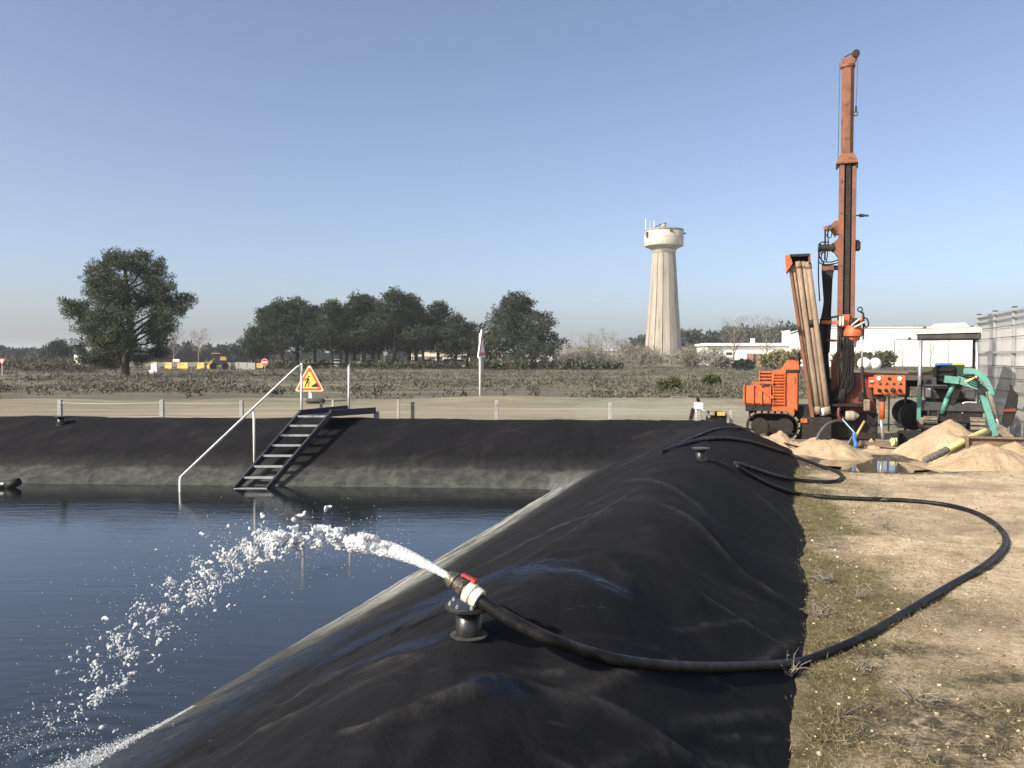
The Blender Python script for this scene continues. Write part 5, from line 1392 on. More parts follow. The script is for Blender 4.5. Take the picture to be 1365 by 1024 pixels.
# ================================================================== DRILL RIG
DRIG = 17.0; SR = DRIG / F
rp = U(1120, 590)
RIGROT = -math.atan2(1120 - 682.5, F) * 0.92
rig = empty('drill_rig', ((1120 - 682.5) / F * (DRIG + 0.36), DRIG + 0.36, 0.0), RIGROT, 'orange tracked drilling rig with a tall upright mast', 'drilling rig')
def q3(px, py, dy=0.0): return Vector(((px - 1120) * SR, dy, (590 - py) * SR))
def rbox(name, x0, x1, y0, y1, d0, d1, mat, parent=None, bev=0.012, taper=1.0):
    a, b = q3(x0, y1, d0), q3(x1, y0, d1)
    return MB().box((a + b) / 2, (b.x - a.x, b.y - a.y, b.z - a.z), bev=bev, taper=taper).build(name, mat, parent or rig)
# crawlers
def crawler(yc, w, x0, x1, zt, zb, parent, mat_shoe=MUD):
    tr = MB(); r = (zt - zb) / 2; zc = (zt + zb) / 2
    prof_ = [Vector((x1 - r, 0, zc)) + Vector((math.cos(a), 0, math.sin(a))) * r for a in [R(90 - 20 * k) for k in range(10)]] + [Vector((x0 + r, 0, zc)) + Vector((math.cos(a), 0, math.sin(a))) * r for a in [R(-90 - 20 * k) for k in range(10)]]
    inner = [Vector((p.x, 0, p.z)) + (Vector(((x0 + x1) / 2, 0, zc)) - p).normalized() * 0.03 for p in prof_]
    n = len(prof_)
    vs = [p + Vector((0, yc + s * w / 2, 0)) for s in (-1, 1) for p in prof_] + [p + Vector((0, yc + s * w / 2, 0)) for s in (-1, 1) for p in inner]
    fs = []
    for i in range(n):
        j = (i + 1) % n
        fs += [(i, j, n + j, n + i), (2 * n + i, 3 * n + i, 3 * n + j, 2 * n + j), (i, 2 * n + i, 2 * n + j, j), (n + i, n + j, 3 * n + j, 3 * n + i)]
    tr.add(vs, fs)
    t = tr.build('track', GREASE, parent)
    # shoes round the loop
    per = [prof_[0]]
    loop = prof_ + [prof_[0]]; tot = 0; seg = []
    for a, b in zip(loop[:-1], loop[1:]): seg.append((tot, a, b)); tot += (b - a).length
    ns = int(tot / 0.13)
    for k in range(ns):
        dd = tot * k / ns
        for (t0, a, b) in reversed(seg):
            if dd >= t0:
                u = (b - a).normalized(); p = a + u * (dd - t0); nrm = Vector((-u.z, 0, u.x)); 
                if (p - Vector(((x0 + x1) / 2, 0, zc))).dot(nrm) < 0: nrm = -nrm
                MB().bar(p + nrm * 0.012 + Vector((0, yc - w / 2 - 0.01, 0)), p + nrm * 0.012 + Vector((0, yc + w / 2 + 0.01, 0)), 0.09, 0.035, nrm).build('track_shoe', mat_shoe, t)
                break
    for xx, rr in [(x0 + r, r * 0.62), (x1 - r, r * 0.62)]:
        wl = MB().lathe([(0.03, -w * .56), (rr * .45, -w * .56), (rr * .5, -w * .5), (rr * 0.9, -w * .5), (rr, -w * .4), (rr, w * .4)], 20, (xx, yc, zc), RX).build('wheel', GREASE, parent)
        wl.data.transform(Matrix.Identity(4))
    k = max(2, int((x1 - x0 - 4 * r) / 0.24))
    for i in range(k):
        xx = x0 + 2 * r + (x1 - x0 - 4 * r) * (i + 0.5) / k
        MB().lathe([(r * .35, -w * .42), (r * .42, -w * .4), (r * .42, w * .4)], 14, (xx, yc, zb + r * .5), RX).build('roller', GREASE, parent)
    MB().box(((x0 + x1) / 2, yc, zc + r * .05), (x1 - x0 - 2.2 * r, w * 0.6, r * 0.7), bev=0.02).build('track_frame', GREASE, parent)
rig.scale = (0.975, 0.975, 0.990); rig.location.x -= 0.05
crawler(-0.50, 0.30, q3(1000, 0).x, q3(1070, 0).x, q3(0, 552).z, 0.02, rig)
crawler(0.75, 0.30, q3(1000, 0).x, q3(1150, 0).x, q3(0, 552).z, 0.02, rig, GREASE)
rbox('chassis', 1002, 1150, 543, 566, -0.30, 0.55, GREASE, bev=0.02)
# rear tank with ribs and brace
tk = rbox('fuel_tank', 995, 1033, 516, 542, -0.50, 0.35, ORANGE, bev=0.04)
for px in (996.5, 1009, 1020, 1032):
    rbox('rib', px - 1.0, px + 1.0, 514 if px != 1009 else 509, 541, -0.535, -0.505, ORANGE, tk, 0.004)
MB().bar(q3(1009, 511, -0.56), q3(1036, 532, -0.56), 0.03, 0.05).build('brace', ORANGE, rig)
MB().bar(q3(1009, 511, -0.56), q3(1036, 511, -0.56), 0.03, 0.04).build('brace', ORANGE, rig)
rbox('rear_tray', 998, 1034, 542, 551, -0.46, 0.4, GREASE)
rbox('rear_grille_box', 1016.5, 1034, 496, 514, -0.30, 0.4, DARK_RED)
for k in range(4): rbox('grille_bar', 1016, 1034.5, 495.5 + k * 4.6, 498 + k * 4.6, -0.34, -0.302, ORANGE, None, 0.004)
for px in (1016.5, 1034): rbox('grille_post', px - 0.9, px + 0.9, 494, 515, -0.355, -0.305, ORANGE, None, 0.004)
# engine housing with louvres
eh = rbox('engine_housing', 1035, 1068.5, 494, 550, -0.48, 0.5, ORANGE, bev=0.02)
rbox('louvre_recess', 1036.2, 1050.4, 497.5, 542.5, -0.492, -0.482, GREASE, eh, 0)
for k in range(11):
    y_ = 499 + k * 4.1
    a, b = q3(1035.6, y_, -0.50), q3(1051.0, y_, -0.50)
    MB().bar(a, b, 0.05, 0.034, (0, -0.55, 0.85)).build('louvre', ORANGE, eh)
for px in (1035.6, 1051): rbox('louvre_frame', px - .8, px + .8, 496, 544, -0.52, -0.483, ORANGE, eh, 0.004)
rbox('base_rail', 1034, 1063, 544, 550, -0.53, -0.482, ORANGE, eh, 0.006)
rbox('hinge_plate', 1055, 1064, 544.5, 555, -0.56, -0.532, ORANGE, eh, 0.006)
rbox('top_lip', 1052, 1069, 493, 496.5, -0.51, 0.4, GREASE, eh, 0.004)
MB().prism([q3(1043, 494.5), q3(1070, 494.5), q3(1068, 481), q3(1054, 479.5)], (0, -0.25, 0), (0, 0.3, 0)).build('cowl', ORANGE, eh)
MB().tube([q3(1068, 497, -0.2), q3(1068, 470, -0.2)], 0.04, 10).build('exhaust', GREASE, rig)
for k in range(3): rbox('bolt_head', 1064, 1065.5, 504 + k * 3, 505.5 + k * 3, -0.49, -0.481, GREASE, eh, 0)
# leaning pipe rack
def rk_(u, v, dy):   # u across the rack 0..1, v up 0..1
    xl = 1085 + (1053 - 1085) * v; xr = 1108 + (1081 - 1108) * v
    return q3(xl + (xr - xl) * u, 556 + (345 - 556) * v, dy)
rack = MB().prism([rk_(0, 0, 0), rk_(0, 1, 0), rk_(0, 1, 0) + Vector((0.05, 0, 0)), rk_(0, 0, 0) + Vector((0.07, 0, 0))], (0, -0.95, 0), (0, -0.62, 0)).build('rack_side', RUST_ORANGE, rig)
MB().prism([rk_(0, 0, 0), rk_(0, 1, 0), rk_(0.95, 1, 0), rk_(0.95, 0, 0)], (0, -0.62, 0), (0, -0.59, 0)).build('rack_back', RUST_ORANGE, rig)
hd = MB().prism([q3(1050, 341), q3(1056, 341), q3(1060, 352), q3(1052, 364)], (0, -1.02, 0), (0, -0.58, 0)).build('rack_hood_cheek', ORANGE, rig)
MB().prism([q3(1056, 339.8), q3(1082, 339.8), q3(1081, 343), q3(1057, 343)], (0, -1.0, 0), (0, -0.58, 0)).build('rack_hood', GREASE, rig)
MB().prism([q3(1058, 343), q3(1082, 343), q3(1082, 352), q3(1058, 352)], (0, -0.63, 0), (0, -0.60, 0)).build('rack_hood_back', GREASE, rig)
MB().prism([q3(1080, 341), q3(1082.5, 340), q3(1083, 350), q3(1080, 353)], (0, -1.0, 0), (0, -0.6, 0)).build('rack_hood_cheek', RUST_ORANGE, rig)
MB().bar(q3(1058, 441, -1.0), q3(1071, 436.5, -1.02), 0.05, 0.05).build('rack_strap', GREASE, rig)
MB().bar(q3(1058, 445, -1.0), q3(1071, 441, -1.02), 0.03, 0.03).build('rack_strap', GREASE, rig)
rbox('rack_shoe', 1074, 1112, 555, 590, -0.97, -0.5, GREASE, bev=0.02)
rbox('reflector', 1072.5, 1081, 557, 563, -1.0, -0.972, ORANGE, None, 0.004)
# mast
mL, mR = 1118.2, 1139.6
Y0, Y1 = -0.42, -0.10
mast = rbox('mast_column', 1121.5, 1136.5, 217, 548, Y0 + 0.10, Y1, GREASE, bev=0.005)
rbox('mast_rail', mL, 1124.6, 219, 548, Y0, Y1 + 0.03, RUST_ORANGE, mast, 0.006)
rbox('mast_rail', 1134.4, mR, 222, 548, Y0, Y1 + 0.03, RUST_ORANGE, mast, 0.006)
fr_ = rbox('feed_rack', 1127.0, 1132.2, 219, 548, Y0 + 0.05, Y0 + 0.115, GREASE, mast, 0)
tb = MB()
for k in range(150):
    y_ = 220 + k * 2.2
    a, b = q3(1126.6, y_, Y0 + 0.045), q3(1132.6, y_, Y0 + 0.045); tb.bar(a, b, 0.02, 0.014)
tb.build('rack_tooth_row', DARK_STEEL, fr_)['kind'] = 'stuff'
vsC = []
cl_ = MB()
def ringq(x0, x1, y, d0, d1): return [q3(x0, y, d0), q3(x1, y, d0), q3(x1, y, d1), q3(x0, y, d1)]
rr_ = ringq(1114.4, 1141.2, 218, Y0 - 0.03, Y1 + 0.06) + ringq(1114.4, 1141.2, 216, Y0 - 0.03, Y1 + 0.06) + ringq(1119.6, 1136, 204, Y0 + 0.03, Y1)
cl_.add(rr_, [(3, 2, 1, 0)] + [(l * 4 + i, l * 4 + (i + 1) % 4, l * 4 + 4 + (i + 1) % 4, l * 4 + 4 + i) for l in (0, 1) for i in range(4)] + [(8, 9, 10, 11)])
cl_.build('mast_collar', RUST_ORANGE, mast)
oct_ = MB(); pr = []
cx_, cy_ = (1119.8 + 1135.6) / 2, (Y0 + Y1) / 2
for y_ in (205, 89):
    for k in range(8):
        a = R(22.5 + 45 * k); w = 8.4 * SR
        pr.append(q3(cx_, y_, cy_) + Vector((math.cos(a) * w, math.sin(a) * w, 0)))
oct_.add(pr, [(i, (i + 1) % 8, 8 + (i + 1) % 8, 8 + i) for i in range(8)] + [tuple(range(8, 16))])
oct_.build('mast_extension', RUST_ORANGE, mast)
MB().lathe([(9.0 * SR, -0.02), (9.6 * SR, 0), (9.6 * SR, 0.035), (9.0 * SR, 0.05)], 16, q3(cx_ - 0.5, 88.5, cy_)).build('mast_cap', RUST_ORANGE, mast)
crn = MB().prism([q3(1119.5, 88), q3(1133, 88), q3(1138.5, 79), q3(1140, 74), q3(1138, 69.5), q3(1134, 70), q3(1130, 76), q3(1124, 78), q3(1122, 74.5), q3(1119, 78)], (0, cy_ - 0.09, 0), (0, cy_ + 0.09, 0)).build('crown_block', RUST_ORANGE, mast)
MB().lathe([(0.055, -0.03), (0.075, -0.03), (0.06, 0), (0.075, 0.03), (0.055, 0.03)], 16, q3(1137, 74, cy_ - 0.12), RX).build('sheave', GREASE, crn)
MB().bar(q3(1122, 75, cy_), q3(1137, 68.8, cy_), 0.02, 0.02).build('sheave_guard', GREASE, crn)
MB().tube([q3(1116.8, 82, cy_ - .05), q3(1116.5, 150, cy_ - .05), q3(1116.2, 214, cy_ - .05)], 0.009, 6).build('rope', DARK_STEEL, rig)
MB().tube([q3(1138.8, 76, cy_ - .12), q3(1138.6, 110, cy_ - .12), q3(1137.8, 142, cy_ - .12)], 0.008, 6).build('rope', DARK_STEEL, rig)
hk = MB(); hk.lathe([(0.02, -.05), (0.028, -0.02), (0.012, 0), (0.025, 0.03), (0.01, 0.06)], 10, q3(1137.8, 146, cy_ - .12)); hk.tube([q3(1137.6, 153, cy_ - .12) + Vector((math.cos(a), 0, math.sin(a))) * 0.04 for a in [R(20 * k) for k in range(18)]], 0.013, 6)
hk.build('hook', DARK_STEEL, rig)
for px in (1114.6, 1140): rbox('collar_lug', px - 1, px + 1.4, 217, 224, Y0, Y0 + 0.12, GREASE, mast, 0.004)
# fittings on the mast
MB().tube([q3(1138, 286.2, -0.25), q3(1145, 286.2, -0.25)], 0.014, 8).tube([q3(1144, 286.3, -0.25), q3(1150, 286.6, -0.25)], 0.034, 8).tube([q3(1150, 286.6, -0.25), q3(1156, 287.2, -0.25)], 0.022, 8).build('side_spigot', DARK_STEEL, mast)
rbox('side_motor', 1139, 1146, 321, 333, -0.38, -0.14, GREASE, mast, 0.02)
MB().tube([q3(1140, 322, -.26), q3(1140.5, 319.5, -.26), q3(1143.5, 319.5, -.26), q3(1144, 323, -.26)], 0.014, 6).build('motor_handle', GREASE, mast)
wn = MB().prism([q3(1118.5, 300), q3(1118.5, 292), q3(1113, 293), q3(1109, 297), q3(1099, 300), q3(1100, 304.5), q3(1107, 303), q3(1112, 310), q3(1118.5, 311)], (0, -0.36, 0), (0, -0.16, 0)).build('head_bracket', RUST_ORANGE, mast)
MB().lathe([(0.05, -.05), (0.05, .12)], 10, q3(1107, 302, -.36), RX).build('sheave', DARK_STEEL, wn)
MB().prism([q3(1118.5, 316), q3(1118.5, 342), q3(1113, 334), q3(1110, 330), q3(1107, 332), q3(1106, 325), q3(1111, 322)], (0, -0.36, 0), (0, -0.12, 0)).build('winch_bracket', RUST_ORANGE, mast)
MB().lathe([(0.04, -.16), (0.10, -.16), (0.10, -.12), (0.075, -.1), (0.075, .1), (0.10, .12), (0.10, .16), (0.04, .16)], 18, q3(1102.5, 328, -.3), Matrix.Rotation(math.pi / 2, 3, 'Y')).build('winch_drum', GREASE, mast)
arm = rbox('hose_arm', 1097, 1113, 350, 361, -0.36, -0.16, RUST_ORANGE, mast, 0.01)
rbox('hose_arm_link', 1112, 1119, 352, 358, -0.30, -0.20, GREASE, arm, 0.006)
# feed cylinder and hoses
MB().tube([q3(1108.5, 362, -0.2), q3(1106.5, 430, -0.2)], 0.05, 12).build('feed_cylinder', GREASE, rig, True)
MB().tube([q3(1106.5, 430, -0.2), q3(1105, 500, -0.2)], 0.032, 12).build('cylinder_rod', DARK_STEEL, rig, True)
rgh = np.random.default_rng(31)
def hz(pts, r=0.016, name='hydraulic_hose'):
    MB().tube(spline([q3(*p) for p in pts], 6), r, 7).build(name, RUBBER, rig, True)
for k in range(9):
    j = k - 4
    hz([(1098 + k * 1.5, 357, -0.32), (1098.5 + k * 1.5, 366, -0.38 - 0.01 * k), (1100 + k * 1.0, 385, -0.34), (1101 + k * 0.75, 402, -0.32), (1098 + k * 0.9, 422, -0.34), (1094.5 + k * 1.2, 440, -0.36), (1093 + k * 1.6, 470, -0.36), (1096 + k * 1.6, 510, -0.36)], 0.015 + 0.004 * rgh.random())
hz([(1101, 303, -.3), (1101, 318, -.34), (1101, 345, -.34)], 0.018); hz([(1104, 305, -.32), (1105, 325, -.36), (1103, 348, -.34)], 0.012)
hz([(1110, 303, -.32), (1113, 314, -.36), (1115, 309, -.34)], 0.01); hz([(1106, 305, -.3), (1103, 312, -.36), (1108, 315, -.36), (1110, 306, -.34)], 0.01)
hz([(1106, 321, -.36), (1096, 321, -.38), (1092.5, 328, -.38), (1094, 340, -.38), (1100, 350, -.36)], 0.014)
hz([(1100, 334, -.36), (1094, 338, -.4), (1094, 348, -.4), (1104, 351, -.38), (1118, 349, -.34)], 0.012)
hz([(1098, 330, -.36), (1097, 345, -.4), (1108, 348, -.4), (1118, 345, -.34)], 0.012); hz([(1093, 330, -.3), (1093, 365, -.32), (1095, 400, -.3)], 0.014)
# rotary head on its carriage
rh_ = MB().lathe([(0.10, -0.19), (0.13, -0.15), (0.13, -0.11), (0.20, -0.09), (0.20, -0.03), (0.19, 0.0), (0.15, 0.10), (0.12, 0.13)], 26, q3(1138, 442, -0.55)).build('rotary_head', ORANGE, rig)
rbox('head_carriage', 1123.5, 1133.5, 419, 436, -0.52, -0.40, ORANGE, rh_, 0.01)
MB().lathe([(0.05, -0.12), (0.06, 0), (0.07, 0.02)], 16, q3(1138.5, 455, -0.55)).build('spindle_collar', STEEL, rh_)
for (px, py, r, l) in ((1141, 431, 0.07, 0.18), (1147.5, 428, 0.05, 0.16), (1135, 430, 0.06, 0.14)):
    MB().tube([q3(px, py + 4, -0.6), q3(px + 1, py - l / SR * .55, -0.6)], r, 12).build('hydraulic_motor', ORANGE if px == 1147.5 else GREASE, rh_, True)
for (a, b) in (((1135, 434), (1146, 425)), ((1138, 437), (1151, 430))): MB().tube([q3(*a, -0.74), q3(*b, -0.72)], 0.022, 8).build('steel_fitting', STEEL, rh_)
MB().tube([q3(1145.5, 413, -.62) + Vector((math.cos(a), 0, math.sin(a))) * 0.045 for a in [R(24 * k) for k in range(16)]], 0.013, 7).build('swivel_loop', RUBBER, rh_)
hz([(1149, 424, -.66), (1154, 426, -.7), (1156, 433, -.7), (1153, 437, -.68), (1150, 431, -.66)], 0.014)
hz([(1146, 417, -.62), (1149, 418, -.64), (1150, 427, -.66), (1150, 452, -.66)], 0.02)
MB().tube([q3(1148.8, 448, -0.66), q3(1148.6, 490, -0.66)], 0.022, 10).build('sampling_rod', STEEL, rig, True)
MB().tube([q3(1148.6, 488, -0.66), q3(1150, 500, -0.66), q3(1156, 545, -0.68)], [0.035, 0.03, 0.018], 8).build('sampling_rod_tail', GREASE, rig, True)
ca = MB().bar(q3(1098, 428.5, -0.42), q3(1123, 430, -0.46), 0.12, 0.07).build('carriage_arm', ORANGE, rig)
MB().bar(q3(1098, 424, -0.42), q3(1120, 421, -0.44), 0.08, 0.04).build('carriage_arm', GREASE, rig)
MB().bar(q3(1104, 453, -0.42), q3(1122, 454, -0.44), 0.10, 0.05).build('carriage_arm', DARK_RED, rig)
MB().bar(q3(1098, 424, -.4), q3(1098, 470, -.4), 0.08, 0.06).build('carriage_post', GREASE, rig)
MB().bar(q3(1109, 424, -.4), q3(1107, 470, -.4), 0.06, 0.05).build('carriage_post', GREASE, rig)
for px in (1121, 1124.5): MB().tube([q3(px, 422, -0.62), q3(px, 434, -0.62)], 0.02, 8).build('white_fitting', WHITE_PIPE, rig)
MB().tube([q3(1124, 450, -.62), q3(1124, 459, -.62)], 0.022, 8).build('white_fitting', WHITE_PIPE, rig)
for k in range(11):
    x_ = 1119 + k * 1.9
    hz([(x_, 434 + 6 * rgh.random(), -0.52), (x_ + rgh.normal() * 2, 455, -0.62 - .05 * rgh.random()), (x_ + rgh.normal() * 2.5, 485, -0.60), (x_ - 2 + rgh.normal() * 2.5, 512, -0.58), (x_ - 8 - 1.5 * k * .5 + rgh.normal() * 3, 534, -0.5)], 0.017 + 0.006 * rgh.random())
MB().prism([q3(1110.5, 484), q3(1116, 470), q3(1120, 472), q3(1120, 524), q3(1111, 520)], (0, -0.42, 0), (0, -0.36, 0)).build('guard_plate', DARK_RED, rig)
# deck, control desk, clamp table, jacks
rbox('deck_box', 1128, 1168, 497, 552, -0.40, 0.4, DARK_RED, bev=0.02)
rbox('deck_box', 1090, 1130, 505, 560, -0.30, 0.5, GREASE, bev=0.03)
MB().bar(q3(1148, 496.5, -0.5), q3(1203, 498.5, -0.5), 0.10, 0.03).build('desk_rail', GREASE, rig)
cpn = rbox('control_panel', 1163.5, 1201.5, 499.5, 524.5, -0.78, -0.50, ORANGE, bev=0.015)
for (px, py, r, mt) in ((1169, 503.5, 0.042, WHITE_PIPE), (1194, 503.5, 0.042, WHITE_PIPE), (1181.5, 503.5, 0.03, GREASE)):
    MB().lathe([(r, 0), (r, 0.02), (r * .85, 0.025)], 18, q3(px, py, -0.781), RX).build('gauge', mt, cpn)
for px, r in ((1169.5, 0.036), (1177.5, 0.036), (1186, 0.05), (1194, 0.036)):
    kn = MB().lathe([(r, 0), (r, 0.03), (r * .6, 0.035), (r * .5, 0.08), (r * .75, 0.10), (r * .4, 0.12)], 16, q3(px, 518.5, -0.781), RX).build('control_knob', GREASE, cpn)
    MB().bar(q3(px, 511.5, -0.785), q3(px + 2.2, 509, -0.80), 0.012, 0.03).build('toggle', GREASE, cpn)
rbox('valve_block', 1157, 1164, 502, 516, -0.66, -0.48, ORANGE, bev=0.01)
MB().tube([q3(1158.5, 508, -.68), q3(1163, 508, -.68)], 0.03, 8).build('valve', STEEL, rig)
rbox('clamp_table', 1111, 1157, 537.5, 541.0, -0.82, -0.45, GREASE, bev=0.008)
rbox('clamp_block', 1151, 1159, 531, 546, -0.86, -0.6, MUD, bev=0.02)
rbox('clamp_block', 1145, 1152, 522, 534, -0.7, -0.5, GREASE, bev=0.02)
MB().lathe([(0.09, -0.14), (0.10, -0.1), (0.10, 0.02), (0.05, 0.09), (0.03, 0.12)], 18, q3(1138, 553, -0.72), Matrix.Rotation(R(90), 3, 'Y')).build('bell_guide', pm('pale_worn_steel', (0.36, 0.32, 0.25), (0.24, 0.21, 0.17), 8, 0.6), rig)
MB().tube(spline([q3(1121, 541, -.75), q3(1120, 552, -.78), q3(1124, 560, -.78), q3(1127, 555, -.78)], 5), 0.03, 8).build('hook_pipe', DARK_RED, rig)
MB().tube([q3(1174.5, 531, -0.62), q3(1174.5, 557, -0.62)], 0.052, 14).build('jack_cylinder', ORANGE, rig, True)
MB().tube([q3(1174.5, 527, -0.62), q3(1174.5, 533, -0.62)], 0.075, 12).build('jack_head', GREASE, rig)
MB().tube([q3(1173, 555, -0.62), q3(1176, 586, -0.62)], 0.03, 12).build('jack_rod', STEEL, rig, True)
rbox('jack_foot', 1167, 1186, 584, 590, -0.75, -0.45, MUD, bev=0.02)
rbox('jack_bracket', 1164, 1176, 523, 531, -0.66, -0.45, GREASE, bev=0.01)
for k in range(5): hz([(1156 + k, 545 + 2 * k, -0.7), (1158 + k * 2, 562, -0.75), (1166 - k, 566, -0.72), (1169, 550, -.64)], 0.014)
for k in range(6): hz([(1100 + k * 4, 520 + 2 * k, -.42), (1104 + 4 * k, 532 + 1.5 * k, -.58), (1118 + 2 * k, 530 - k, -.6), (1126, 512, -.52)], 0.015)
rbox('under_rig_shade', 1108, 1170, 550, 586, -0.45, 0.5, GREASE, bev=0.02)  # dark boxes added to stand in for the deep shade beneath the rig
rbox('under_rig_shade', 1070, 1110, 560, 588, -0.5, 0.4, GREASE, bev=0.02)
# drill pipes standing in the rack
pl = [((1088.5, 553), (1060, 354), 3.3, -0.86, 'leftmost mud-caked drill pipe in the leaning rack'), ((1095, 551), (1066.5, 349), 3.5, -0.90, 'second drill pipe from the left in the leaning rack'),
      ((1101, 553), (1073.5, 349), 3.0, -0.86, 'third drill pipe in the rack with a pale joint at its foot'), ((1107, 551), (1079.5, 350), 3.5, -0.90, 'rightmost drill pipe in the leaning rack')]
for (a, b, r, dy, lab) in pl:
    o = empty('drill_pipe', rig.matrix_basis @ q3(*a, dy), RIGROT, lab, 'drill pipe', 'drill pipes in the rack')
    o.scale = rig.scale
    A = q3(*a, dy); B = q3(*b, dy) - A; rr = r * SR
    MB().tube([Vector((0, 0, 0)) + B * t for t in (0, 0.25, 0.5, 0.75, 1.0)], rr, 16).build('barrel', PIPE_CLAY, o, True)
    MB().tube([B * 0.955, B * 0.985], rr * 1.14, 16).build('joint', PIPE_CLAY, o, True)
    MB().tube([B * 0.0, B * 0.05], rr * 1.16, 16).build('joint', MUD if 'pale' not in lab else WHITE_PIPE, o, True)
    if 'third' in lab:
        MB().tube([B * 0.57, B * 0.62], rr * 1.2, 12).build('coupling', GREASE, o, True)
# flatbed behind the rig
DF = 19.2
fb = empty('flatbed_trailer', frame_for(1195, DF), RIGROT, 'flat trailer with pale edge standing behind the control panel', 'trailer')
SF = DF / F
def f3(px, py, dy=0.0): return Vector(((px - 1195) * SF, dy, (476 - py) * SF + CAM.z))
def fbox(name, x0, x1, y0, y1, d0, d1, mat, bev=0.01):
    a, b = f3(x0, y1, d0), f3(x1, y0, d1); return MB().box((a + b) / 2, (b.x - a.x, b.y - a.y, b.z - a.z), bev=bev).build(name, mat, fb)
fbox('deck', 1140, 1236, 496, 500, -0.1, 2.0, TIMBER)
fbox('side_rail', 1140, 1238, 500.2, 507, -0.1, 0.0, pm('pale_trailer_rail', (0.36, 0.33, 0.26), (0.26, 0.235, 0.19), 6, 0.7))
fbox('side_rail', 1140, 1238, 500.2, 507, 1.9, 2.0, GREASE)
fbox('cross_frame', 1150, 1230, 507, 516, 0.3, 1.6, GREASE)
for (px, dy) in ((1217, 0.15), (1217, 1.75), (1160, 1.75)):
    MB().lathe([(0.1, -.13), (0.2, -.13), (0.31, -.11), (0.33, 0), (0.31, .11), (0.2, .13)], 22, f3(px, 555, dy), RX).build('wheel', RUBBER, fb)
for (x0, x1) in ((1206, 1209), (1186, 1188)): fbox('stand_leg', x0, x1, 507, 580, 0.1, 0.18, GREASE)
fbox('tool_box', 1200, 1214, 508, 530, 0.4, 1.0, DARK_STEEL)

# ================================================================== MINI DIGGER
DX = 18.0; SX = DX / F
XROT = -math.atan2(1270 - 682.5, F) * 0.9
ex = empty('mini_digger', frame_for(1270, DX), XROT, 'teal mini digger with a pale canopy parked by the mesh fence', 'excavator')
GX = 476 + CAM.z / SX
ex.scale = (0.96, 0.96, 0.965)
def x3(px, py, dy=0.0): return Vector(((px - 1270) * SX, dy, (GX - py) * SX))
def xbox(name, x0, x1, y0, y1, d0, d1, mat, parent=None, bev=0.012, taper=1.0):
    a, b = x3(x0, y1, d0), x3(x1, y0, d1); return MB().box((a + b) / 2, (b.x - a.x, b.y - a.y, b.z - a.z), bev=bev, taper=taper).build(name, mat, parent or ex)
crawler_args = dict(zt=x3(0, 556).z, zb=0.0)
for yc in (-0.2,):
    pass
# tracks run towards the viewer: build them turned a quarter
trk = empty('undercarriage', (0, 0, 0)); trk.parent = ex
for sx in (1242, 1298):
    tx_ = x3(sx, 0).x
    t = MB(); w = 0.26; L_ = 0.85; r = 0.24
    pr_ = [Vector((0, L_ - r + math.sin(a) * r, r + math.cos(a) * r)) for a in [R(20 * k) for k in range(10)]] + [Vector((0, -L_ + r - math.sin(a) * r, r - math.cos(a) * r)) for a in [R(20 * k) for k in range(10)]]
    t.prism([p for p in pr_], (tx_ - w / 2, 0, 0), (tx_ + w / 2, 0, 0)); tk_ = t.build('track', RUBBER, ex)
    for k in range(9):
        a = R(-10 + 22 * k); p = Vector((tx_, -L_ + r - math.sin(a) * r, r - math.cos(a) * r))
        MB().bar(p + Vector((-w / 2 - .01, 0, 0)), p + Vector((w / 2 + .01, 0, 0)), 0.06, 0.05, (0, -math.sin(a), -math.cos(a))).build('track_shoe', MUD, tk_)
bpy.data.objects.remove(trk)
xbox('blade', 1230, 1312, 566, 584, -1.25, -1.15, GREASE, bev=0.02)
xbox('slew_base', 1240, 1305, 545, 562, -0.5, 0.6, GREASE, bev=0.03)
xbox('platform', 1228, 1312, 534, 547, -0.55, 0.75, DARK_STEEL, bev=0.04)
xbox('engine_cover', 1236, 1308, 505, 535, 0.25, 0.8, DARK_STEEL, bev=0.06)
xbox('console', 1284, 1296, 516, 528, -0.35, -0.05, PALE_GREY, bev=0.02)
xbox('console', 1236.5, 1243, 515, 528, -0.35, -0.05, PALE_GREY, bev=0.02)
xbox('lever_box', 1244, 1250, 500, 530, -0.2, 0.0, DARK_STEEL)
cpy = MB(); 
rr_ = [(1224, 440.5, -.55, .75), (1302.5, 440.5, 0, 0)]
top = [x3(1224, 441, -.6), x3(1302.5, 439.5, -.6), x3(1302.5, 439.5, .75), x3(1224, 441, .75)]
mid = [x3(1226, 434.5, -.57), x3(1301, 433, -.57), x3(1301, 433, .72), x3(1226, 434.5, .72)]
up1 = [x3(1240, 432.5, -.45), x3(1288, 431.5, -.45), x3(1288, 431.5, .6), x3(1240, 432.5, .6)]
up2 = [x3(1245, 426.5, -.36), x3(1283, 425.5, -.36), x3(1283, 425.5, .5), x3(1245, 426.5, .5)]
vs = top + mid + up1 + up2
cpy.add(vs, [(3, 2, 1, 0)] + [(l * 4 + i, l * 4 + (i + 1) % 4, l * 4 + 4 + (i + 1) % 4, l * 4 + 4 + i) for l in range(3) for i in range(4)] + [(12, 13, 14, 15)])
rf_ = cpy.build('canopy_roof', PALE_GREY, ex)
xbox('canopy_valance', 1225.5, 1301, 440.6, 448.5, -0.57, 0.72, DARK_STEEL, rf_, bev=0.02)
for px in (1234, 1291): xbox('roof_lamp', px - 2, px + 2, 430.5, 433.6, -.4, -.3, DARK_STEEL, rf_, 0.005)
MB().tube([x3(1229, 446, -.5), x3(1228.5, 500, -.5), x3(1227.5, 562, -.5)], 0.038, 12).build('canopy_post', STEEL, ex, True)
MB().tube([x3(1296.5, 446, -.45), x3(1298, 500, -.45), x3(1298, 540, -.45)], 0.035, 12).build('canopy_post', STEEL, ex, True)
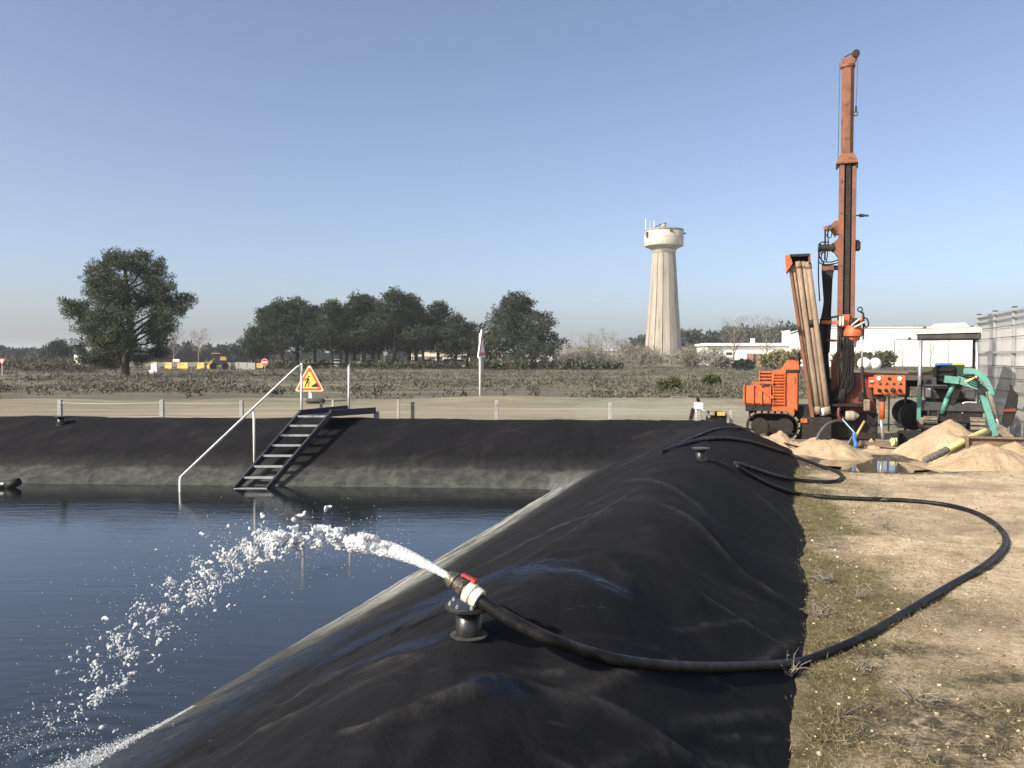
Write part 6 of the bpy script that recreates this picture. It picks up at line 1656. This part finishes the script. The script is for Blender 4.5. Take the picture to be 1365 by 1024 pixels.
for px in (1231, 1298): MB().tube([x3(px, 446, .65), x3(px, 540, .65)], 0.03, 10).build('canopy_post', DARK_STEEL, ex, True)
st_ = xbox('seat', 1246, 1276, 484, 512, 0.12, 0.28, RUBBER, bev=0.06)
for k in range(3): xbox('seat_rib', 1251, 1271, 488 + k * 7, 493 + k * 7, 0.08, 0.125, RUBBER, st_, 0.015)
xbox('seat_cushion', 1245, 1277, 511, 518, -0.25, 0.28, RUBBER, bev=0.04)
for (a, b) in (((1228, 511, -.52), (1265, 511, -.52)), ((1229, 534, -.52), (1262, 536, -.52)), ((1240, 534, -.52), (1240, 552, -.52)), ((1252, 536, -.52), (1252, 556, -.52))):
    MB().tube([x3(*a), x3(*b)], 0.022, 8).build('guard_rail', DARK_STEEL, ex)
MB().tube(spline([x3(1281, 548, -.5), x3(1281, 536, -.5), x3(1285, 533, -.5), x3(1298, 533, -.5)], 4), 0.022, 8).build('guard_rail', STEEL, ex)
xbox('side_frame', 1225.5, 1231, 526, 560, -0.56, -0.50, TEAL, bev=0.01)
xbox('side_panel', 1227, 1240, 554, 569, -0.75, -0.55, MUD, bev=0.04)
xbox('rear_frame', 1296, 1302, 520, 548, -0.45, -0.40, TEAL, bev=0.01)
def xb(px, py, dy=0.0): return x3(px, py, dy * 0.55)
# boom, arm and bucket
bm_ = MB(); 
bm_.bar(xb(1262, 548, -0.75), xb(1277, 505, -1.0), 0.16, 0.20, (0, 1, 0))
bo = bm_.build('boom_foot', GREASE, ex)
MB().tube([xb(1256.5, 549, -0.95), xb(1262, 528, -1.05)], 0.055, 12).build('boom_cylinder', TEAL, ex, True)
MB().tube([xb(1262, 528, -1.05), xb(1270, 508, -1.12)], 0.05, 12).build('boom_cylinder', TEAL, ex, True)
MB().bar(xb(1258.5, 501.5, -1.2), xb(1276, 503.5, -1.25), 0.22, 0.15).build('boom_head', TEAL, ex)
MB().bar(xb(1274, 502, -1.2), xb(1301, 511, -1.35), 0.18, 0.16).build('boom', TEAL, ex)
MB().tube([xb(1283, 505, -1.42), xb(1296, 498, -1.45)], 0.03, 8).build('hydraulic_line', PALE_YELLOW, ex)
armp = spline([xb(1281, 490.5, -1.2), xb(1294, 491.5, -1.25), xb(1303, 498, -1.3), xb(1309.5, 510, -1.35), xb(1313, 522, -1.38)], 5)
ab = MB()
for a, b in zip(armp[:-1], armp[1:]): ab.bar(a, b + (b - a) * 0.12, 0.12, 0.15, (0, 1, 0))
ab.build('arm_elbow', TEAL, ex)
MB().bar(xb(1303, 520, -1.38), xb(1318, 575, -1.5), 0.13, 0.16, (0, 1, 0)).build('arm', TEAL, ex)
MB().bar(xb(1306, 512, -1.36), xb(1298, 520, -1.36), 0.14, 0.2, (0, 1, 0)).build('arm_gusset', GREASE, ex)
MB().tube([xb(1311, 520, -1.5), xb(1320, 552, -1.55)], 0.045, 10).build('bucket_cylinder', MUD, ex, True)
MB().tube([xb(1318, 548, -1.55), xb(1323, 565, -1.58)], 0.028, 10).build('bucket_cylinder_rod', STEEL, ex, True)
MB().bar(xb(1317, 560, -1.5), xb(1331, 568, -1.5), 0.12, 0.10).build('bucket_link', MUD, ex)
MB().bar(xb(1322, 566, -1.5), xb(1336, 577, -1.5), 0.20, 0.14).build('bucket_link', MUD, ex)
bk = MB().prism([xb(1326, 556), xb(1329, 535), xb(1335, 512), xb(1342.5, 521), xb(1341, 540), xb(1336, 560), xb(1330, 563)], (0, -0.96, 0), (0, -0.70, 0)).build('bucket', GREASE, ex)
MB().bar(xb(1325, 541, -1.77), xb(1340, 540, -1.77), 0.05, 0.06).build('bucket_lug', DARK_RED, bk)
for dy in (-1.72, -1.58, -1.44): MB().bar(xb(1335, 513, dy), xb(1334, 508, dy), 0.05, 0.03).build('bucket_tooth', GREASE, bk)
for k in range(5):
    MB().tube(spline([xb(1276, 500 - k, -1.3), xb(1288, 496 + 3 * k, -1.45), xb(1300, 508 + 2 * k, -1.5), xb(1309, 528 + 3 * k, -1.52)], 5), 0.014, 6).build('hydraulic_hose', RUBBER, ex)

# ================================================================== SAND, PUDDLE AND SITE LITTER
m, nt, bs, N, L = new_mat('fresh_sand')
v = ncoord(nt)
c_ = nramp(nt, nnoise(nt, v, 2.2, 8, 0.65, 0.4), [(0.3, (0.30, 0.218, 0.135)), (0.5, (0.42, 0.32, 0.21)), (0.72, (0.49, 0.385, 0.265))])
c_ = nmix(nt, nramp(nt, nnoise(nt, v, 16, 6, 0.7), [(0.52, 0.0), (0.72, 0.6)]), c_, (0.23, 0.17, 0.11))
L.new(c_, bs.inputs['Base Color']); bs.inputs['Roughness'].default_value = 0.97; bs.inputs['Specular IOR Level'].default_value = 0.15
nbump(nt, bs, nmath(nt, 'ADD', nnoise(nt, v, 7, 7, 0.7), nmath(nt, 'MULTIPLY', nnoise(nt, v, 45, 4), 0.4)), 0.9, 0.05)
SANDM = m
def heap(px, py, d, w, dep, h, label, seed, rough=0.16, rot=0.0, skew=0.0):
    x = (px - 682.5) / F * d; n = 56
    g = np.linspace(-1.1, 1.1, n); X, Y = np.meshgrid(g, g)
    r = np.hypot(X, Y) + 0.16 * fbm(X * 1.7 + seed, Y * 1.7, 3, seed)
    Z = h * np.clip(1 - r, 0, 1) ** 0.85 * (1 + skew * X)
    wx, wy = X * w / 2, Y * dep / 2
    Z = Z + np.clip(Z / (0.3 * h), 0, 1) * rough * h * fbm(wx * 2.4 + seed, wy * 2.4, 4, seed + 3) + np.clip(Z / (0.2 * h), 0, 1) * 0.05 * h * fbm(wx * 9, wy * 9, 3, seed + 5) - 0.05
    c, s = math.cos(rot), math.sin(rot)
    gx_, gy_ = x + wx * c - wy * s, d + wx * s + wy * c
    V = np.stack([wx * c - wy * s, wx * s + wy * c, Z], -1).reshape(-1, 3)
    idx = np.arange(n * n).reshape(n, n); q = np.stack([idx[:-1, :-1], idx[:-1, 1:], idx[1:, 1:], idx[1:, :-1]], -1).reshape(-1, 4)
    me = np_mesh('sand_heap', V, q); me.polygons.foreach_set('use_smooth', np.ones(len(q), bool))
    o = link('sand_heap', me, SANDM); o.location = (x, d, GZ(x, d)); return tag(o, label, 'sand heap', 'sand heaps round the rig')
heap(1268, 612, 14.6, 1.75, 2.2, 0.66, 'tall sand heap in front of the digger', 11, 0.10)
heap(1318, 632, 13.1, 1.75, 1.3, 0.46, 'smooth sand heap at the right edge in front of the rusty beam', 12, 0.06)
heap(1355, 622, 13.5, 1.2, 1.3, 0.42, 'sand heap cut off by the right picture edge', 19, 0.06)
heap(1112, 608, 14.9, 1.55, 1.3, 0.33, 'lumpy sand heap left of the puddle', 13, 0.34)
heap(1040, 588, 16.2, 1.05, 0.8, 0.40, 'sand heap between the bank and the rig track', 14, 0.34)
heap(1085, 600, 15.5, 1.0, 0.9, 0.22, 'low spread of sand under the curved pipe', 15, 0.4)
heap(1163, 591, 15.8, 0.42, 0.4, 0.24, 'small pale sand heap behind the puddle', 16, 0.2)
heap(1232, 590, 16.4, 0.9, 0.7, 0.30, 'sand heap below the digger left track', 17, 0.3)
m, nt, bs, N, L = new_mat('puddle_water')
bs.inputs['Base Color'].default_value = (0.10, 0.085, 0.065, 1); bs.inputs['Roughness'].default_value = 0.04; bs.inputs['IOR'].default_value = 1.33
nbump(nt, bs, nnoise(nt, ncoord(nt), 4, 4), 0.05, 0.02)
L.new(nramp(nt, nnoise(nt, ncoord(nt), 2.0, 4), [(0.3, (0.085, 0.072, 0.055)), (0.7, (0.13, 0.11, 0.085))]), bs.inputs['Base Color'])
pd = MB(); n = 60
ring_ = []
for k in range(n):
    a = 2 * math.pi * k / n; rr = 1.0 + 0.18 * math.sin(3 * a + 1) + 0.10 * math.sin(7 * a)
    ring_.append((PUD[0] + math.cos(a) * 0.95 * rr, PUD[1] + math.sin(a) * 0.78 * rr, -0.040))
me = bpy.data.meshes.new('puddle'); me.from_pydata(ring_, [], [tuple(range(n))]); me.update()
tag(link('puddle', me, m), 'muddy puddle between the sand heaps', kind='structure')
# rusty beam
p = U(1285, 604); 
bmm = empty('rusty_beam', At(1287, 596, 13.9), R(-14), 'short brown rusty steel beam lying across the sand heaps', 'beam')
S_ = 13.9 / F; RUST = pm('rusty_brown_steel', (0.20, 0.13, 0.085), (0.11, 0.075, 0.055), 7, 0.85, c3=(0.28, 0.21, 0.15))
bmm.location.z = 0.0
zt_ = CAM.z + (476 - 583) * S_
MB().box((0.62, 0, zt_ - 0.12), (1.35, 0.02, 0.20)).build('web', RUST, bmm); MB().box((0.62, 0, zt_), (1.36, 0.14, 0.025)).build('flange', RUST, bmm); MB().box((0.62, 0, zt_ - 0.225), (1.36, 0.14, 0.025)).build('flange', RUST, bmm)
MB().box((0.0, -0.01, zt_ - 0.12), (0.05, 0.16, 0.27)).build('end_plate', RUST, bmm)
# yellow drain pipe with grey sock
dr = empty('drain_pipe', U(1255, 612), 0, 'pale yellow drain pipe with a grey wrapped end lying on the sand', 'pipe')
do = Vector(dr.location)
a = At(1232, 614, 13.5); b = At(1262, 600, 13.75); c = At(1285, 588, 13.9); e = At(1316, 574, 14.5)
MB().tube([p_ - do for p_ in spline([b, c, e], 6)], 0.055, 14).build('tube', PALE_YELLOW, dr, True)
MB().tube([p_ - do for p_ in spline([a, At(1248, 607, 13.6), b], 6)], [0.045, 0.06, 0.052, 0.065, 0.055, 0.066, 0.058, 0.06, 0.062, 0.066, 0.06, 0.064, 0.06], 12).build('wrapped_end', pm('grey_wrap', (0.16, 0.15, 0.13), (0.09, 0.085, 0.075), 12, 0.9), dr)
o2 = empty('drain_pipe', At(1190, 591, 15.6), 0, 'short pale yellow pipe end lying beside the black crate', 'pipe'); S_ = 15.6 / F
o2.location.z = 0
MB().tube([(0, 0, 0.14), (18 * S_, 0.05, 0.15), (24 * S_, 0.05, 0.15)], 0.075, 14).build('tube', PALE_YELLOW, o2, True)
MB().tube([(-0.02, 0, 0.14), (0.03, 0, 0.14)], 0.08, 14).build('rim', PALE_YELLOW, o2, True)
cr = empty('black_crate', At(1212, 598, 15.3), R(-30), 'open black plastic crate by the puddle', 'crate'); cr.location.z = 0.0
for (c_, d_) in (((0, 0, .03), (.36, .36, .03)), ((-.18, 0, .2), (.025, .36, .34)), ((.18, 0, .2), (.025, .36, .34)), ((0, .18, .2), (.36, .025, .34)),): MB().box(c_, d_, bev=.005).build('side', RUBBER, cr)
MB().bar((-.2, -.18, .36), (.2, -.18, .36), .03, .03).build('rim', RUBBER, cr); MB().bar((.25, 0, .26), (.85, .1, .2), .25, .05).build('lid_plate', GREASE, cr)
# spade and blue bag
sd = empty('spade', At(1136, 596, 15.6), 0, 'spade with a yellow wooden handle stuck in the sand', 'spade'); S_ = 15.6 / F; sd.location.z = 0
zz_ = lambda py: CAM.z + (476 - py) * S_
MB().tube([(1 * S_, 0, zz_(588)), (19 * S_, 0.1, zz_(562))], 0.022, 8).build('handle', pm('yellow_ash_wood', (0.50, 0.36, 0.14), (0.4, 0.28, 0.11), 5, 0.6, stretch=(1, 1, .2)), sd, True)
MB().box((0, 0, zz_(592)), (0.17, 0.03, 0.24), Matrix.Rotation(R(30), 3, 'Y'), bev=0.01).build('blade', DARK_STEEL, sd)
bb = empty('blue_sleeve', At(1141, 590, 15.5), 0, 'crumpled blue plastic sleeve below the spade', 'plastic sleeve'); bb.location.z = 0
MB().tube([(-0.02, 0, 0.04), (0.0, 0, 0.12), (-0.03, 0.02, 0.22), (-0.05, 0.0, 0.34)], [0.04, 0.036, 0.03, 0.015], 9).build('sleeve', BLUE, bb, True)
cbl = empty('blue_rope', At(1124, 558, 15.8), 0, 'light blue cord hanging from the rig to the blue sleeve', 'rope'); co = Vector(cbl.location)
MB().tube([p_ - co for p_ in spline([At(1123, 559, 15.9), At(1130, 567, 15.8), At(1139, 577, 15.6), At(1141, 582, 15.5)], 5)], 0.014, 7).build('strand', pm('light_blue_cord', (0.22, 0.36, 0.52), (0.17, 0.29, 0.44), 10, 0.6), cbl)
gp_ = empty('grey_hose', At(1088, 588, 15.4), 0, 'grey hose arching over the sand under the rig', 'hose'); go_ = Vector(gp_.location)
MB().tube([p_ - go_ for p_ in spline([At(1078, 597, 15.3), At(1086, 592, 15.4), At(1092, 578, 15.5), At(1102, 566, 15.6), At(1114, 561, 15.8), At(1124, 561, 16.0)], 6)], 0.024, 9).build('tube', pm('grey_hose', (0.10, 0.105, 0.11), (0.07, 0.072, 0.075), 5, 0.5), gp_, True)
pk = MB().bar((-1.3, 0, 0.05), (1.35, 0.25, 0.06), 0.22, 0.09).build('ground_plank', TIMBER); pk.location = At(1102, 583, 15.9); pk.location.z = 0.03; pk.rotation_euler = (0, 0, RIGROT)
tag(pk, 'long dark wet plank on the ground before the rig', 'plank')
# second hose over the corner of the bank
h2_ = empty('supply_hose', on(918, 585, .6, .02), 0, 'thin black hose running over the bank corner towards the rig', 'hose'); ho = Vector(h2_.location)
pts = [on(905, 592, .6, .018), on(925, 583, .6, .018), on(955, 572, .6, .018), on(985, 570.5, .55, .018), on(1010, 575, .4, .018), on(1035, 586, .2, .018), At(1050, 592, 15.6), At(1066, 596, 15.4), At(1082, 594, 15.3)]
MB().tube([p_ - ho for p_ in spline(pts, 6)], 0.018, 9).build('tube', HOSE, h2_, True)
# motor pump
DP = 16.6; S_ = DP / F
mp_ = empty('motor_pump', frame_for(940, DP), 0, 'wheeled motor pump with a white box behind the bank corner', 'pump')
def m3(px, py, dy=0.0): return Vector(((px - 940) * S_, dy, CAM.z + (476 - py) * S_))
def mbox(name, x0, x1, y0, y1, d0, d1, mat, bev=0.01):
    a, b = m3(x0, y1, d0), m3(x1, y0, d1); return MB().box((a + b) / 2, (b.x - a.x, b.y - a.y, b.z - a.z), bev=bev).build(name, mat, mp_)
mbox('white_box', 926.5, 937, 537, 545.5, -.08, .08, WHITE); mbox('box_foot', 927.5, 930, 545, 549, -.05, .05, WHITE)
MB().tube([m3(930, 531, 0), m3(932.5, 538, 0)], 0.035, 8).build('filler_cap', RUBBER, mp_)
MB().bar(m3(926, 545, .1), m3(921, 568, .1), 0.07, 0.07).build('stand_post', GREASE, mp_)
mbox('engine', 945, 967, 549, 566, -.15, .25, GREASE, .03); mbox('engine_guard', 954, 964, 548.5, 553.5, -.2, -.16, YELLOW, .005); mbox('control_box', 944, 950, 548, 553, -.2, -.15, pm('tan_box', (0.4, 0.3, 0.18), (0.32, 0.24, .15), 5, .6), .005)
MB().tube([m3(931, 545, -.1), m3(938, 548, -.15), m3(944, 556, -.15)], 0.03, 8).build('suction_pipe', STEEL, mp_)
MB().tube([m3(935, 570, -.15) + Vector((math.cos(a), 0, math.sin(a))) * 0.15 for a in [R(15 * k) for k in range(25)]], 0.02, 8).build('wheel', RUBBER, mp_)
MB().lathe([(0.03, -.05), (0.03, .05)], 10, m3(935, 570, -.15), RX).build('wheel_hub', STEEL, mp_)
for a in range(6): MB().bar(m3(935, 570, -.15), m3(935, 570, -.15) + Vector((math.cos(a * 1.047), 0, math.sin(a * 1.047))) * 0.14, 0.012, 0.012).build('wheel_spoke', STEEL, mp_)
mbox('skid', 930, 970, 568, 571, -.15, .3, DARK_STEEL); mbox('skid_leg', 968, 971, 552, 580, -.15, -.1, STEEL); mbox('skid_leg', 936, 939, 566, 592, .1, .15, STEEL); mbox('skid_leg', 966, 969, 570, 592, .2, .25, STEEL)
mbox('post_plate', 975, 980, 548, 592, .1, .16, CONCRETE)

# ================================================================== HAZE
m = bpy.data.materials.new('haze'); m.use_nodes = True; nt = m.node_tree
nt.nodes.remove(nt.nodes['Principled BSDF'])
pv = nt.nodes.new('ShaderNodeVolumePrincipled'); pv.inputs['Color'].default_value = (0.86, 0.91, 1.0, 1); pv.inputs['Density'].default_value = 0.0003
nt.links.new(pv.outputs[0], nt.nodes['Material Output'].inputs['Volume'])
hzb = MB().box((0, 1200, 16), (3400, 3000, 40)).build('haze', m)
tag(hzb, 'thin bluish haze in the air over the heath', kind='stuff')
